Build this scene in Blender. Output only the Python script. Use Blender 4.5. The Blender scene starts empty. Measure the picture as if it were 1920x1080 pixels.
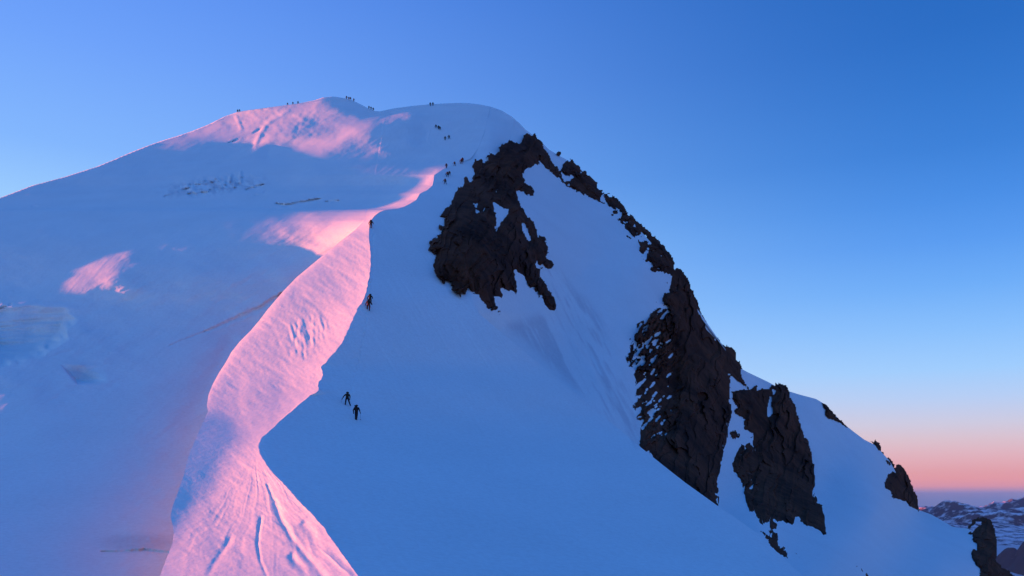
import bpy, bmesh, math, random
import numpy as np
from mathutils import Vector, Matrix

scene = bpy.context.scene
COL = scene.collection

# ------------------------------------------------------------------ camera, sky, sun, exposure
W, H = 1920.0, 1080.0
F = 1660.0                      # focal length in photo pixels
YH = 930.0                      # photo row of the true horizon
TH = math.atan((YH - H / 2) / F)

cam_d = bpy.data.cameras.new("camera")
cam_d.sensor_fit = 'HORIZONTAL'
cam_d.sensor_width = 36.0
cam_d.lens = 36.0 * F / W
cam_d.clip_start = 0.1
cam_d.clip_end = 400000.0
cam = bpy.data.objects.new("camera", cam_d)
COL.objects.link(cam)
cam.location = (0, 0, 0)
cam.rotation_euler = (math.pi / 2 + TH, 0, 0)
scene.camera = cam

SUN_AZ = math.radians(-77.0)    # from straight ahead, negative = to the left
SUN_EL = math.radians(2.5)
SUN_DIR = Vector((math.sin(SUN_AZ) * math.cos(SUN_EL), math.cos(SUN_AZ) * math.cos(SUN_EL), math.sin(SUN_EL)))


def lin(c):
    out = []
    for v in c:
        v = v / 255.0
        out.append(v / 12.92 if v <= 0.04045 else ((v + 0.055) / 1.055) ** 2.4)
    return out


def build_world():
    w = bpy.data.worlds.new("World")
    scene.world = w
    w.use_nodes = True
    nt = w.node_tree
    nt.nodes.clear()
    N, L = nt.nodes, nt.links
    out = N.new('ShaderNodeOutputWorld')
    bg = N.new('ShaderNodeBackground')
    bg.inputs['Strength'].default_value = SKY_STRENGTH
    L.new(bg.outputs[0], out.inputs[0])
    tc = N.new('ShaderNodeTexCoord')
    sep = N.new('ShaderNodeSeparateXYZ')
    L.new(tc.outputs['Generated'], sep.inputs[0])
    # elevation in degrees, scaled so that -10..90 covers the ramp
    asin = N.new('ShaderNodeMath'); asin.operation = 'ARCSINE'
    L.new(sep.outputs['Z'], asin.inputs[0])
    mr = N.new('ShaderNodeMapRange'); mr.clamp = True
    mr.inputs['From Min'].default_value = math.radians(-10)
    mr.inputs['From Max'].default_value = math.radians(90)
    L.new(asin.outputs[0], mr.inputs['Value'])

    def ramp(stops):
        r = N.new('ShaderNodeValToRGB')
        els = r.color_ramp.elements
        while len(els) > 1:
            els.remove(els[-1])
        for i, (deg, c) in enumerate(stops):
            p = (deg + 10) / 100.0
            e = els[0] if i == 0 else els.new(p)
            e.position = p
            e.color = (*lin(c), 1)
        L.new(mr.outputs[0], r.inputs[0])
        return r
    away = ramp(SKY_AWAY)       # away from the sun: belt of Venus over the earth's shadow
    near = ramp(SKY_NEAR)       # towards the sun
    # how far round from the sun, by bearing only
    hv = N.new('ShaderNodeCombineXYZ')
    L.new(sep.outputs['X'], hv.inputs[0]); L.new(sep.outputs['Y'], hv.inputs[1])
    nrm = N.new('ShaderNodeVectorMath'); nrm.operation = 'NORMALIZE'
    L.new(hv.outputs[0], nrm.inputs[0])
    dot = N.new('ShaderNodeVectorMath'); dot.operation = 'DOT_PRODUCT'
    L.new(nrm.outputs[0], dot.inputs[0])
    dot.inputs[1].default_value = (math.sin(SUN_AZ), math.cos(SUN_AZ), 0)
    mr2 = N.new('ShaderNodeMapRange'); mr2.clamp = True
    mr2.interpolation_type = 'SMOOTHSTEP'
    mr2.inputs['From Min'].default_value = -0.33
    mr2.inputs['From Max'].default_value = 0.75
    L.new(dot.outputs['Value'], mr2.inputs['Value'])
    mix = N.new('ShaderNodeMixRGB')
    L.new(mr2.outputs[0], mix.inputs[0])
    L.new(away.outputs[0], mix.inputs[1]); L.new(near.outputs[0], mix.inputs[2])
    L.new(mix.outputs[0], bg.inputs['Color'])


SKY_STRENGTH = 0.265
HAZE = 0.9e-5                   # scattering per metre
SKY_AWAY = [(-10, (70, 96, 160)), (-0.6, (110, 136, 192)), (0.0, (124, 146, 200)), (0.14, (136, 146, 198)), (0.36, (214, 152, 178)), (0.75, (234, 156, 164)), (1.3, (230, 162, 170)), (2.3, (228, 181, 192)), (3.2, (220, 196, 209)),
            (4.1, (207, 205, 227)), (5.5, (184, 208, 246)), (7.2, (160, 206, 255)), (9.5, (136, 192, 254)), (12, (110, 174, 249)), (14.6, (89, 156, 241)), (17, (74, 143, 231)), (20, (60, 129, 217)),
            (23.6, (50, 118, 206)), (26.5, (43, 110, 198)), (31, (37, 103, 190)), (45, (14, 82, 178)), (90, (14, 76, 168))]
SKY_NEAR = [(-10, (110, 120, 160)), (0, (225, 165, 150)), (3, (232, 200, 190)), (7, (205, 218, 242)), (11, (180, 216, 254)),
            (16, (160, 208, 255)), (20, (132, 184, 255)), (26, (112, 164, 252)), (32, (92, 146, 244)), (50, (92, 152, 246)), (90, (14, 76, 168))]
build_world()

sun_d = bpy.data.lights.new("sun", 'SUN')
sun_d.energy = 5.0
sun_d.angle = math.radians(0.6)
sun_d.color = (1.0, 0.175, 0.05)
sun = bpy.data.objects.new("sun", sun_d)
COL.objects.link(sun)
sun.rotation_euler = (-SUN_DIR).to_track_quat('-Z', 'Y').to_euler()

scene.view_settings.view_transform = 'Standard'
scene.view_settings.look = 'None'
scene.view_settings.exposure = 1.916
scene.view_settings.gamma = 1.0
scene.view_settings.use_curve_mapping = False


# ------------------------------------------------------------------ small helpers
def sstep(a, b, x):
    t = np.clip((np.asarray(x, float) - a) / (b - a), 0, 1)
    return t * t * (3 - 2 * t)


def vnoise(x, y, seed=0):
    """smooth value noise in -1..1"""
    rng = np.random.RandomState(seed)
    tab = rng.rand(256, 256) * 2 - 1
    xi = np.floor(x).astype(int); yi = np.floor(y).astype(int)
    fx = x - xi; fy = y - yi
    fx = fx * fx * fx * (fx * (fx * 6 - 15) + 10); fy = fy * fy * fy * (fy * (fy * 6 - 15) + 10)
    a = tab[yi & 255, xi & 255]; b = tab[yi & 255, (xi + 1) & 255]
    c = tab[(yi + 1) & 255, xi & 255]; d = tab[(yi + 1) & 255, (xi + 1) & 255]
    return (a * (1 - fx) + b * fx) * (1 - fy) + (c * (1 - fx) + d * fx) * fy


def fbm(x, y, octs=4, seed=0, gain=0.5):
    s = 0.0; a = 1.0; t = 0.0
    for o in range(octs):
        s = s + a * vnoise(x * 2 ** o + 17.3 * o, y * 2 ** o - 9.1 * o, seed + o)
        t += a; a *= gain
    return s / t


def facets(x, y, seed=0, tilt=1.0):
    """broken-rock noise: every cell is a tilted plane. Returns height, cell id"""
    rng = np.random.RandomState(seed)
    T = rng.rand(128, 128, 5)
    xi = np.floor(x).astype(int); yi = np.floor(y).astype(int)
    best = np.full(x.shape, 1e9); hh = np.zeros(x.shape); cid = np.zeros(x.shape, int)
    for dx in (-1, 0, 1):
        for dy in (-1, 0, 1):
            cx = xi + dx; cy = yi + dy
            t = T[cy & 127, cx & 127]
            px = cx + t[..., 0]; py = cy + t[..., 1]
            d = (x - px) ** 2 + (y - py) ** 2
            h = (t[..., 2] - 0.5) + tilt * ((t[..., 3] - 0.5) * 2 * (x - px) + (t[..., 4] - 0.5) * 2 * (y - py))
            m = d < best
            best = np.where(m, d, best); hh = np.where(m, h, hh); cid = np.where(m, (cy & 127) * 128 + (cx & 127), cid)
    return hh, cid


def tps_fit(pts):
    p = np.array(pts, float)
    c = p[:, :2] / 400.0
    n = len(c)
    r2 = ((c[:, None] - c[None]) ** 2).sum(-1)
    K = 0.5 * r2 * np.log(r2 + 1e-12) + 0.0004 * np.eye(n)
    P = np.c_[np.ones(n), c]
    A = np.block([[K, P], [P.T, np.zeros((3, 3))]])
    return c, np.linalg.solve(A, np.r_[p[:, 2], 0, 0, 0])


def tps(fit, x, y):
    c, w = fit
    sh = np.shape(x)
    q = np.c_[np.ravel(x), np.ravel(y)] / 400.0
    out = np.empty(len(q))
    for a in range(0, len(q), 60000):
        b = q[a:a + 60000]
        r2 = ((b[:, None] - c[None]) ** 2).sum(-1)
        out[a:a + 60000] = (0.5 * r2 * np.log(r2 + 1e-12)) @ w[:-3] + w[-3] + b @ w[-2:]
    return out.reshape(sh)


CT, ST = math.cos(TH), math.sin(TH)


def place(px, py, d):
    """the point d metres ahead that lies in the direction of photo pixel (px, py)"""
    u = (np.asarray(px, float) - W / 2) / F
    v = (H / 2 - np.asarray(py, float)) / F
    k = d / (CT - v * ST)
    return np.stack([u * k, np.broadcast_to(d, np.shape(u * k)), (ST + v * CT) * k], -1)


def curve(pts):
    p = np.array(sorted(pts, key=lambda q: q[0]), float)
    return lambda t: np.interp(t, p[:, 0], p[:, 1])


def poly_sdf(x, y, poly):
    """signed distance in pixels, positive inside"""
    P = np.array(poly, float); Q = np.roll(P, -1, 0)
    sh = x.shape
    x = x.ravel(); y = y.ravel()
    d2 = np.full(x.shape, 1e18); ins = np.zeros(x.shape, bool)
    for (ax, ay), (bx, by) in zip(P, Q):
        ex, ey = bx - ax, by - ay
        t = np.clip(((x - ax) * ex + (y - ay) * ey) / (ex * ex + ey * ey + 1e-9), 0, 1)
        d2 = np.minimum(d2, (x - ax - t * ex) ** 2 + (y - ay - t * ey) ** 2)
        if ay != by:
            c = (ay > y) != (by > y)
            ins ^= c & (x < (bx - ax) * (y - ay) / (by - ay) + ax)
    return (np.where(ins, 1, -1) * np.sqrt(d2)).reshape(sh)


def mesh_obj(name, V, faces, mat, parent=None, smooth=True, attrs=None, **props):
    """faces: one array (n,3) or (n,4), or a list of such arrays"""
    if not isinstance(faces, list):
        faces = [faces]
    faces = [np.asarray(f, np.int32) for f in faces if len(f)]
    me = bpy.data.meshes.new(name)
    V = np.asarray(V, np.float32)
    me.vertices.add(len(V)); me.vertices.foreach_set('co', V.ravel())
    loops = np.concatenate([f.ravel() for f in faces])
    tot = np.concatenate([np.full(len(f), f.shape[1], np.int32) for f in faces])
    start = np.r_[0, np.cumsum(tot)[:-1]].astype(np.int32)
    me.loops.add(len(loops)); me.loops.foreach_set('vertex_index', loops)
    me.polygons.add(len(tot)); me.polygons.foreach_set('loop_start', start)
    me.polygons.foreach_set('use_smooth', np.full(len(tot), smooth))
    me.update(calc_edges=True); me.validate()
    for k, a in (attrs or {}).items():
        at = me.attributes.new(k, 'FLOAT', 'POINT')
        at.data.foreach_set('value', np.asarray(a, np.float32))
    for m in (mat if isinstance(mat, list) else [mat]):
        me.materials.append(m)
    o = bpy.data.objects.new(name, me)
    COL.objects.link(o)
    if parent is not None:
        o.parent = parent
    for k, v in props.items():
        o[k] = v
    return o

# ------------------------------------------------------------------ materials
def new_mat(name):
    m = bpy.data.materials.new(name)
    m.use_nodes = True
    nt = m.node_tree
    return m, nt, nt.nodes['Principled BSDF']


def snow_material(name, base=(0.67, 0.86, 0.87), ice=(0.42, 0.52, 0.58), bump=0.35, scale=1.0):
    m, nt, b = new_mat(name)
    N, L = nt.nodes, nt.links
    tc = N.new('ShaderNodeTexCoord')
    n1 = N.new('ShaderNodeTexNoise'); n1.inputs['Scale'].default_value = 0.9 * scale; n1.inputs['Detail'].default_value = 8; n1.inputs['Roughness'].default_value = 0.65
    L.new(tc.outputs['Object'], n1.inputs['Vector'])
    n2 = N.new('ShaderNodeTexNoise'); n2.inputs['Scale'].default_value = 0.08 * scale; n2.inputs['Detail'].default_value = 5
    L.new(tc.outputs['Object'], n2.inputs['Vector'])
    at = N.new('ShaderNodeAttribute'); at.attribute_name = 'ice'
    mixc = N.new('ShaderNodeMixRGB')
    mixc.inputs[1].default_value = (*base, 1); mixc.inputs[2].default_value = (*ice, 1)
    # ice shows in broken streaks
    ma = N.new('ShaderNodeMath'); ma.operation = 'MULTIPLY_ADD'
    L.new(n1.outputs[0], ma.inputs[0]); ma.inputs[1].default_value = 1.2; ma.inputs[2].default_value = 0.4
    mm = N.new('ShaderNodeMath'); mm.operation = 'MULTIPLY'; mm.use_clamp = True
    L.new(at.outputs['Fac'], mm.inputs[0]); L.new(ma.outputs[0], mm.inputs[1])
    L.new(mm.outputs[0], mixc.inputs[0])
    # faint unevenness of the crust
    ov = N.new('ShaderNodeMapRange'); ov.inputs['To Min'].default_value = 0.93; ov.inputs['To Max'].default_value = 1.05
    L.new(n2.outputs[0], ov.inputs['Value'])
    n3 = N.new('ShaderNodeTexNoise'); n3.inputs['Scale'].default_value = 2.2 * scale; n3.inputs['Detail'].default_value = 6; n3.inputs['Roughness'].default_value = 0.75
    L.new(tc.outputs['Object'], n3.inputs['Vector'])
    gr = N.new('ShaderNodeMapRange'); gr.inputs['From Min'].default_value = 0.3; gr.inputs['From Max'].default_value = 0.7; gr.inputs['To Min'].default_value = 0.92; gr.inputs['To Max'].default_value = 1.07
    L.new(n3.outputs[0], gr.inputs['Value'])
    gm = N.new('ShaderNodeMath'); gm.operation = 'MULTIPLY'
    L.new(ov.outputs[0], gm.inputs[0]); L.new(gr.outputs[0], gm.inputs[1])
    mul = N.new('ShaderNodeVectorMath'); mul.operation = 'SCALE'
    L.new(mixc.outputs[0], mul.inputs[0]); L.new(gm.outputs[0], mul.inputs['Scale'])
    L.new(mul.outputs[0], b.inputs['Base Color'])
    b.inputs['Roughness'].default_value = 0.75
    b.inputs['Specular IOR Level'].default_value = 0.2
    bp = N.new('ShaderNodeBump'); bp.inputs['Strength'].default_value = bump; bp.inputs['Distance'].default_value = 0.12 / scale
    L.new(n1.outputs[0], bp.inputs['Height']); L.new(bp.outputs[0], b.inputs['Normal'])
    return m


def rock_material(name, c1, c2, scale=1.0):
    m, nt, b = new_mat(name)
    N, L = nt.nodes, nt.links
    tc = N.new('ShaderNodeTexCoord')
    mp = N.new('ShaderNodeMapping'); mp.inputs['Scale'].default_value = (1, 1, 0.45)
    L.new(tc.outputs['Object'], mp.inputs[0])
    n1 = N.new('ShaderNodeTexNoise'); n1.inputs['Scale'].default_value = 0.35 * scale; n1.inputs['Detail'].default_value = 9; n1.inputs['Roughness'].default_value = 0.7
    L.new(mp.outputs[0], n1.inputs['Vector'])
    n2 = N.new('ShaderNodeTexNoise'); n2.inputs['Scale'].default_value = 0.07; n2.inputs['Detail'].default_value = 3
    L.new(mp.outputs[0], n2.inputs['Vector'])
    av = N.new('ShaderNodeMixRGB'); av.inputs[0].default_value = 0.5
    L.new(n1.outputs[0], av.inputs[1]); L.new(n2.outputs[0], av.inputs[2])
    r = N.new('ShaderNodeValToRGB')
    r.color_ramp.elements[0].position = 0.38; r.color_ramp.elements[0].color = (*c1, 1)
    r.color_ramp.elements[1].position = 0.64; r.color_ramp.elements[1].color = (*c2, 1)
    L.new(av.outputs[0], r.inputs[0]); L.new(r.outputs[0], b.inputs['Base Color'])
    b.inputs['Roughness'].default_value = 0.95
    b.inputs['Specular IOR Level'].default_value = 0.1
    bp = N.new('ShaderNodeBump'); bp.inputs['Strength'].default_value = 0.6; bp.inputs['Distance'].default_value = 0.3
    L.new(n1.outputs[0], bp.inputs['Height']); L.new(bp.outputs[0], b.inputs['Normal'])
    return m


SNOW = snow_material('snow')
LOW_BOUNCE = snow_material('low_bounce_wall', base=(0.17, 0.19, 0.21))  # darkened so the hidden gully wall bounces little pink sun onto the glacier
ROCK = rock_material('rock', (0.020, 0.009, 0.006), (0.110, 0.046, 0.023))

# ------------------------------------------------------------------ the snow mountain: lines traced in the photo, each with its own distance
Xc = curve([(1130, 712), (1100, 690), (1080, 672), (1035, 640), (985, 604), (940, 562), (900, 524), (875, 503), (860, 491), (848, 485), (832, 484), (820, 490), (805, 508),
            (790, 522), (775, 540), (765, 553), (755, 566), (746, 574), (741, 580), (737, 592), (732, 597), (722, 597), (715, 597.5), (709, 602), (702, 604), (694, 602), (688, 600), (681, 610),
            (660, 628), (645, 640), (630, 648), (600, 662), (575, 674), (550, 685), (520, 692), (505, 695), (494, 697), (485, 695), (470, 694), (450, 692), (430, 692), (415, 694),
            (405, 702), (398, 711), (394, 721), (391, 746), (388, 757), (383, 767), (375, 780), (363, 787), (357, 800), (348, 810), (340, 812), (328, 814.5), (322, 823), (315, 835),
            (308, 852), (304, 866), (298, 882), (280, 896), (250, 908), (200, 920), (100, 930)])
XLr = curve([(1130, 270), (1100, 290), (1080, 300), (1050, 311), (1020, 323), (1000, 326), (985, 324), (970, 320), (955, 322), (940, 327), (925, 333), (910, 338), (890, 345), (870, 350), (850, 355),
             (830, 364), (800, 377), (790, 382), (772, 390), (760, 388), (740, 391), (720, 399), (700, 410), (680, 423), (660, 434), (640, 450), (620, 470), (600, 487),
             (580, 502), (545, 532), (520, 556), (490, 592), (450, 641), (430, 667), (412, 684), (380, 690), (340, 700), (300, 708), (250, 716), (190, 722), (100, 725)])
XRr = curve([(1130, 1560), (1100, 1528), (1080, 1505), (1040, 1462), (1003, 1423), (970, 1378), (948, 1345), (905, 1285), (880, 1253), (840, 1203), (800, 1155), (760, 1107),
             (730, 1070), (700, 1033), (680, 1008), (650, 972), (620, 936), (590, 901), (575, 888), (540, 880), (480, 884), (400, 900), (340, 925), (300, 945), (250, 960), (100, 985)])
Ysky = curve([(-80, 400), (0, 371), (60, 348), (120, 332), (180, 313), (210, 301), (240, 288), (270, 276), (300, 265), (330, 256), (360, 246), (390, 234), (420, 219), (445, 210), (470, 206), (500, 202),
              (530, 198), (560, 194), (590, 188), (605, 183), (625, 181), (645, 184), (660, 188), (675, 195), (690, 203), (702, 208), (712, 209), (725, 206), (740, 203), (770, 199), (800, 196),
              (830, 194), (860, 193), (880, 193.5), (900, 196), (920, 200), (940, 207), (960, 219), (975, 232), (985, 243), (1000, 254), (1015, 267), (1030, 281), (1050, 293), (1075, 306), (1090, 318), (1120, 352),
              (1160, 388), (1185, 415), (1230, 465), (1265, 505), (1290, 545), (1310, 590), (1330, 630), (1345, 650), (1375, 672), (1388, 690), (1400, 697), (1440, 716), (1460, 727), (1480, 734),
              (1500, 740), (1530, 748), (1545, 757), (1560, 772), (1580, 793), (1600, 809), (1620, 824), (1640, 834), (1655, 850), (1670, 866), (1690, 905), (1715, 948), (1722, 956),
              (1745, 964), (1765, 975), (1785, 987), (1800, 990), (1815, 991), (1840, 1012), (1860, 1050), (1873, 1085), (1890, 1130), (1960, 1300)])
Dc = curve([(1130, 36), (1100, 42), (1080, 45), (985, 58), (900, 70), (845, 80), (775, 98), (740, 105), (700, 114), (630, 125), (565, 135), (500, 150), (450, 164), (415, 175),
            (395, 188), (383, 200), (375, 212), (357, 230), (340, 243), (320, 258), (306, 268), (298, 275), (280, 300), (250, 320), (200, 360), (100, 400)])

PTS_B = [(0, 1100, 66), (150, 1100, 66), (290, 1100, 66), (0, 1000, 83), (150, 1000, 83), (300, 1010, 82), (0, 900, 103), (150, 900, 103), (320, 900, 102),
         (0, 800, 124), (200, 800, 124), (360, 800, 122), (0, 700, 148), (200, 700, 147), (400, 700, 144), (0, 600, 180), (200, 600, 178), (350, 600, 173), (480, 600, 165),
         (0, 500, 214), (200, 500, 211), (400, 500, 204), (560, 500, 187), (640, 440, 184), (692, 412, 180), (0, 420, 253), (0, 371, 290), (-60, 392, 284),
         (150, 400, 263), (180, 313, 335), (300, 400, 257), (300, 300, 330), (300, 265, 375), (450, 400, 247), (450, 320, 300), (450, 208, 410), (550, 400, 222), (620, 350, 244),
         (620, 182, 430), (560, 260, 370), (700, 330, 240), (760, 300, 268), (750, 340, 238), (710, 212, 405), (760, 240, 350), (860, 193, 375), (860, 260, 315), (940, 207, 362),
         (985, 245, 338), (920, 250, 312), (700, 560, 170), (620, 640, 158), (560, 760, 132), (540, 900, 103), (560, 1000, 83), (600, 1100, 66), (900, 700, 146), (900, 900, 103), (900, 1100, 66), (800, 500, 185),
         (721, 394, 188), (767, 383, 203), (798, 358, 230), (814, 328, 250), (863, 305, 273), (800, 250, 340), (1040, 200, 350), (1040, 300, 330)]
PTS_C = [(721, 394, 188), (767, 383, 203), (800, 357, 232), (814, 328, 253), (863, 306, 268), (900, 300, 277), (960, 290, 292),
         (985, 245, 340), (1000, 350, 275), (1000, 600, 187), (940, 620, 168), (1100, 400, 288),
         (1050, 295, 335), (1120, 352, 325), (1100, 500, 248), (1200, 500, 262), (1185, 412, 305), (1265, 500, 285), (1050, 600, 203), (1150, 600, 225), (1250, 600, 245), (1330, 625, 275),
         (1032, 705, 163), (1150, 700, 190), (1108, 765, 153), (1203, 845, 148), (1250, 720, 215), (1350, 720, 245), (1390, 692, 275), (1285, 910, 147), (1345, 950, 150), (1300, 820, 192), (1380, 850, 212),
         (1440, 714, 290), (1480, 735, 292), (1530, 748, 300), (1450, 900, 210), (1423, 1005, 125), (1500, 1000, 150), (1462, 1050, 110), (1505, 1090, 92), (1550, 900, 245), (1600, 810, 300), (1640, 832, 305),
         (1690, 900, 300), (1722, 956, 295), (1640, 960, 220), (1560, 1050, 128), (1650, 1080, 145), (1790, 985, 290), (1760, 1060, 195), (1850, 1060, 235), (1900, 1120, 235), (1300, 1100, 80)]


def smooth(f, a, b, sig):
    t = np.arange(a - 60, b + 60, 1.0)
    k = np.exp(-0.5 * (np.arange(-3 * sig, 3 * sig + 1) / sig) ** 2); k /= k.sum()
    v = f(t)
    v = np.convolve(np.pad(v, len(k) // 2, mode='reflect', reflect_type='odd'), k, 'valid')
    return lambda q: np.interp(q, t, v)


Xcs = smooth(Xc, 100, 1130, 14)
Xc0 = Xc


def Xc(y):
    y = np.asarray(y, float)
    a = sstep(430, 500, y) * (1 - sstep(1020, 1100, y))
    return Xc0(y) + a * (1.5 * vnoise(y / 9.0, 0 * y, 41) + 0.9 * vnoise(y / 4.0, 0 * y, 42))


Dcs = smooth(lambda t: np.log(Dc(t)), 100, 1130, 22)
FB = tps_fit(PTS_B)
KR = 1.02
for q in (345, 380, 420, 460, 500, 540, 575):
    PTS_C.append((float(XRr(q)), q, float(np.exp(Dcs(q) + KR * (XRr(q) - Xcs(q)) / F))))
    PTS_C.append((float((XRr(q) + Xc(q)) / 2), q, float(np.exp(Dcs(q) + KR * ((XRr(q) + Xc(q)) / 2 - Xcs(q)) / F))))
FC = tps_fit(PTS_C)


def XL(y):
    return np.minimum(XLr(y), Xc(y) - 9.0)


TERM = curve([(1130, 285), (1080, 306), (1050, 318), (1000, 341), (950, 368), (900, 400), (860, 424), (820, 448), (790, 436), (765, 405), (740, 385), (700, 370)])   # where the sunlit flank rolls over


def plane_right(x, y):
    return np.exp(Dcs(y) + KR * (x - Xcs(y)) / F)


def crest_d(y):
    m = sstep(405, 445, y)
    return plane_right(Xc(y), y) * (1 - m) + np.exp(Dcs(y) + 1.25 * (Xcs(y) - Xc(y)) / F) * m


def a_left(x, y):
    """left flank of the near ridge: its slope summed leftwards from the crest"""
    xc = Xcs(y)
    n = 30
    acc = np.zeros(np.shape(x))
    t = TERM(y)
    for i in range(n):
        xi = xc + (x - xc) * (i + 0.5) / n
        k = 0.66 + 0.60 * np.exp(-np.maximum(xc - xi, 0) / 60.0)
        shade = (1 - sstep(t - 30, t + 30, xi)) * sstep(735, 800, y)
        k = k * (1 - shade) + shade * (0.24 - 0.17 * sstep(800, 1000, y))
        roll = np.exp(-np.maximum(xi - XLr(y), 0) / 7.0) * 1.0 * (1 - shade)
        acc = acc + (k + roll) * (xc - x) / n / F
    d = np.exp(Dcs(y) + acc)
    return d


def a_right(x, y):
    s = np.maximum(x - Xc(y), 0)
    rim = np.exp(-np.maximum(XRr(y) - x, 0) / 24.0) * 2.0 * sstep(590, 720, y)
    # under the scalloped lip of the cornice the face swings back to its plane
    lip = (crest_d(y) - plane_right(Xc(y), y)) * np.exp(-s / 14.0)
    return plane_right(x, y) + rim + lip


LIT = [  # patches of the glacier that turn towards the low sun: outline, strength, softness
    ([(300, 268), (360, 247), (445, 212), (500, 203), (560, 196), (600, 190), (590, 212), (560, 230), (545, 252), (530, 262), (490, 268), (470, 262), (440, 261), (400, 263), (350, 266)], 0.8, 10),
    ([(455, 210), (500, 203), (540, 198), (520, 220), (492, 245), (478, 262), (470, 258), (476, 232)], 0.5, 10),
    ([(560, 196), (603, 187), (640, 212), (695, 224), (640, 238), (575, 252), (540, 258)], 0.30, 10),
    ([(484, 268), (492, 252), (502, 262), (472, 286), (440, 301), (416, 307), (430, 294), (458, 278)], 0.9, 5),
    ([(515, 292), (560, 264), (620, 243), (680, 224), (740, 212), (762, 217), (705, 236), (662, 260), (622, 288), (592, 312), (570, 326), (546, 333), (556, 300), (540, 296)], 0.75, 18),
    ([(545, 334), (640, 310), (715, 270), (730, 300), (680, 340), (560, 352)], 0.08, 30),
    ([(816, 326), (800, 333), (760, 346), (720, 360), (680, 378), (650, 404), (624, 436), (592, 464), (556, 487), (606, 479), (640, 452), (688, 414), (721, 398), (760, 394), (812, 360)], 0.8, 26),
    ([(816, 322), (790, 333), (755, 350), (725, 372), (690, 408), (721, 402), (760, 396), (806, 362)], 2.0, 12),
    ([(508, 588), (492, 603), (458, 628), (476, 626), (494, 616), (506, 602)], 0.9, 4),
    ([(48, 549), (100, 519), (150, 490), (200, 471), (250, 460), (232, 490), (212, 530), (182, 548), (120, 551)], 0.40, 24),
]


def sun_facing(xs, ys, d):
    """(coefficients) of the light that a depth map d over a pixel raster takes: facing = A * d_x + B * d_y + C * d"""
    x, y = np.meshgrid(xs, ys)
    e = 0.5
    q = place(x, y, np.ones_like(x))
    qu = (place(x + e, y, np.ones_like(x)) - place(x - e, y, np.ones_like(x))) / (2 * e)
    qv = (place(x, y + e, np.ones_like(x)) - place(x, y - e, np.ones_like(x))) / (2 * e)
    L = np.array(SUN_DIR)
    A = np.cross(qv, q) @ L; B = np.cross(q, qu) @ L; C = np.cross(qv, qu) @ L
    return A, B, C


def glacier_relief():
    """swells and hollows of the glacier: slopes summed to a height by a least-squares fit"""
    st = 3.0
    xs = np.arange(-120, 1120, st); ys = np.arange(150, 1130, st)
    x, y = np.meshgrid(xs, ys)
    d0 = tps(FB, x, y)
    A, B, C = sun_facing(xs, ys, d0)
    w = sstep(-120, -40, x) * (1 - sstep(1000, 1100, x)) * sstep(150, 175, y)
    w = w * (1 - sstep(0, 60, (x - np.minimum(XLr(y), Xc(y)) - 110) / 2) * sstep(400, 440, y))
    margin = 0.07 + 0.05 * sstep(60, 200, x) + 0.20 * sstep(200, 420, x) * sstep(540, 680, y)
    margin = margin + 0.28 * np.exp(-(((x - 110) / 150) ** 2 + ((y - 665) / 90) ** 2) ** 2)
    margin = margin - 0.015 * sstep(740, 820, y) * (1 - sstep(150, 300, x))
    margin = margin - 0.09 * np.exp(-(((x - 620) / 170) ** 2 + ((y - 375) / 65) ** 2) ** 2)
    margin = np.maximum(margin - 0.075 * np.exp(-((y - 385) / 42.0) ** 4) * (1 - sstep(420, 520, x)), 0.02)
    level = sstep(-25, 15, poly_sdf(x, y, [(590, 350), (700, 296), (800, 296), (838, 312), (812, 350), (700, 412), (600, 484), (530, 492), (545, 410)]))
    masks = [(sstep(-soft, soft, poly_sdf(x, y, poly)), amp) for poly, amp, soft in LIT]
    ny, nx = x.shape
    kx = 2 * np.pi * np.fft.fftfreq(nx * 2); ky = 2 * np.pi * np.fft.fftfreq(ny * 2)
    KX, KY = np.meshgrid(kx, ky)
    lam, mu = 0.06, (st / 600.0) ** 2
    r = np.zeros_like(d0)
    for it in range(12):
        d = d0 + r
        dx = np.gradient(d, st, axis=1); dy = np.gradient(d, st, axis=0)
        kb = -dx * F / d
        thr = (B * dy + C * d) / A * F / d        # slope at which the sun just grazes
        want = np.minimum(kb, thr - margin)
        want = want * (1 - level) + (thr - 0.02) * level
        for m, amp in masks:
            want = want * (1 - m) + np.maximum(want, thr + amp) * m
        g = -(want - kb) * d / F * st * w
        gp = np.zeros((ny * 2, nx * 2)); gp[:ny, :nx] = g
        Rh = -1j * KX * np.fft.fft2(gp) / (KX ** 2 + lam * KY ** 2 + mu)
        r = r + 0.8 * np.real(np.fft.ifft2(Rh))[:ny, :nx]
    global RDBG
    RDBG = (kb - thr, want - thr, w)
    return xs, ys, r


RXS, RYS, RB = glacier_relief()


def bilin(xs, ys, A, x, y):
    fx = np.clip((x - xs[0]) / (xs[1] - xs[0]), 0, len(xs) - 1.001); fy = np.clip((y - ys[0]) / (ys[1] - ys[0]), 0, len(ys) - 1.001)
    i = fx.astype(int); j = fy.astype(int); fx = fx - i; fy = fy - j
    return (A[j, i] * (1 - fx) + A[j, i + 1] * fx) * (1 - fy) + (A[j + 1, i] * (1 - fx) + A[j + 1, i + 1] * fx) * fy


def d_b(x, y):
    return tps(FB, x, y) + bilin(RXS, RYS, RB, np.asarray(x, float), np.asarray(y, float))


class Grid:
    pass


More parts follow.
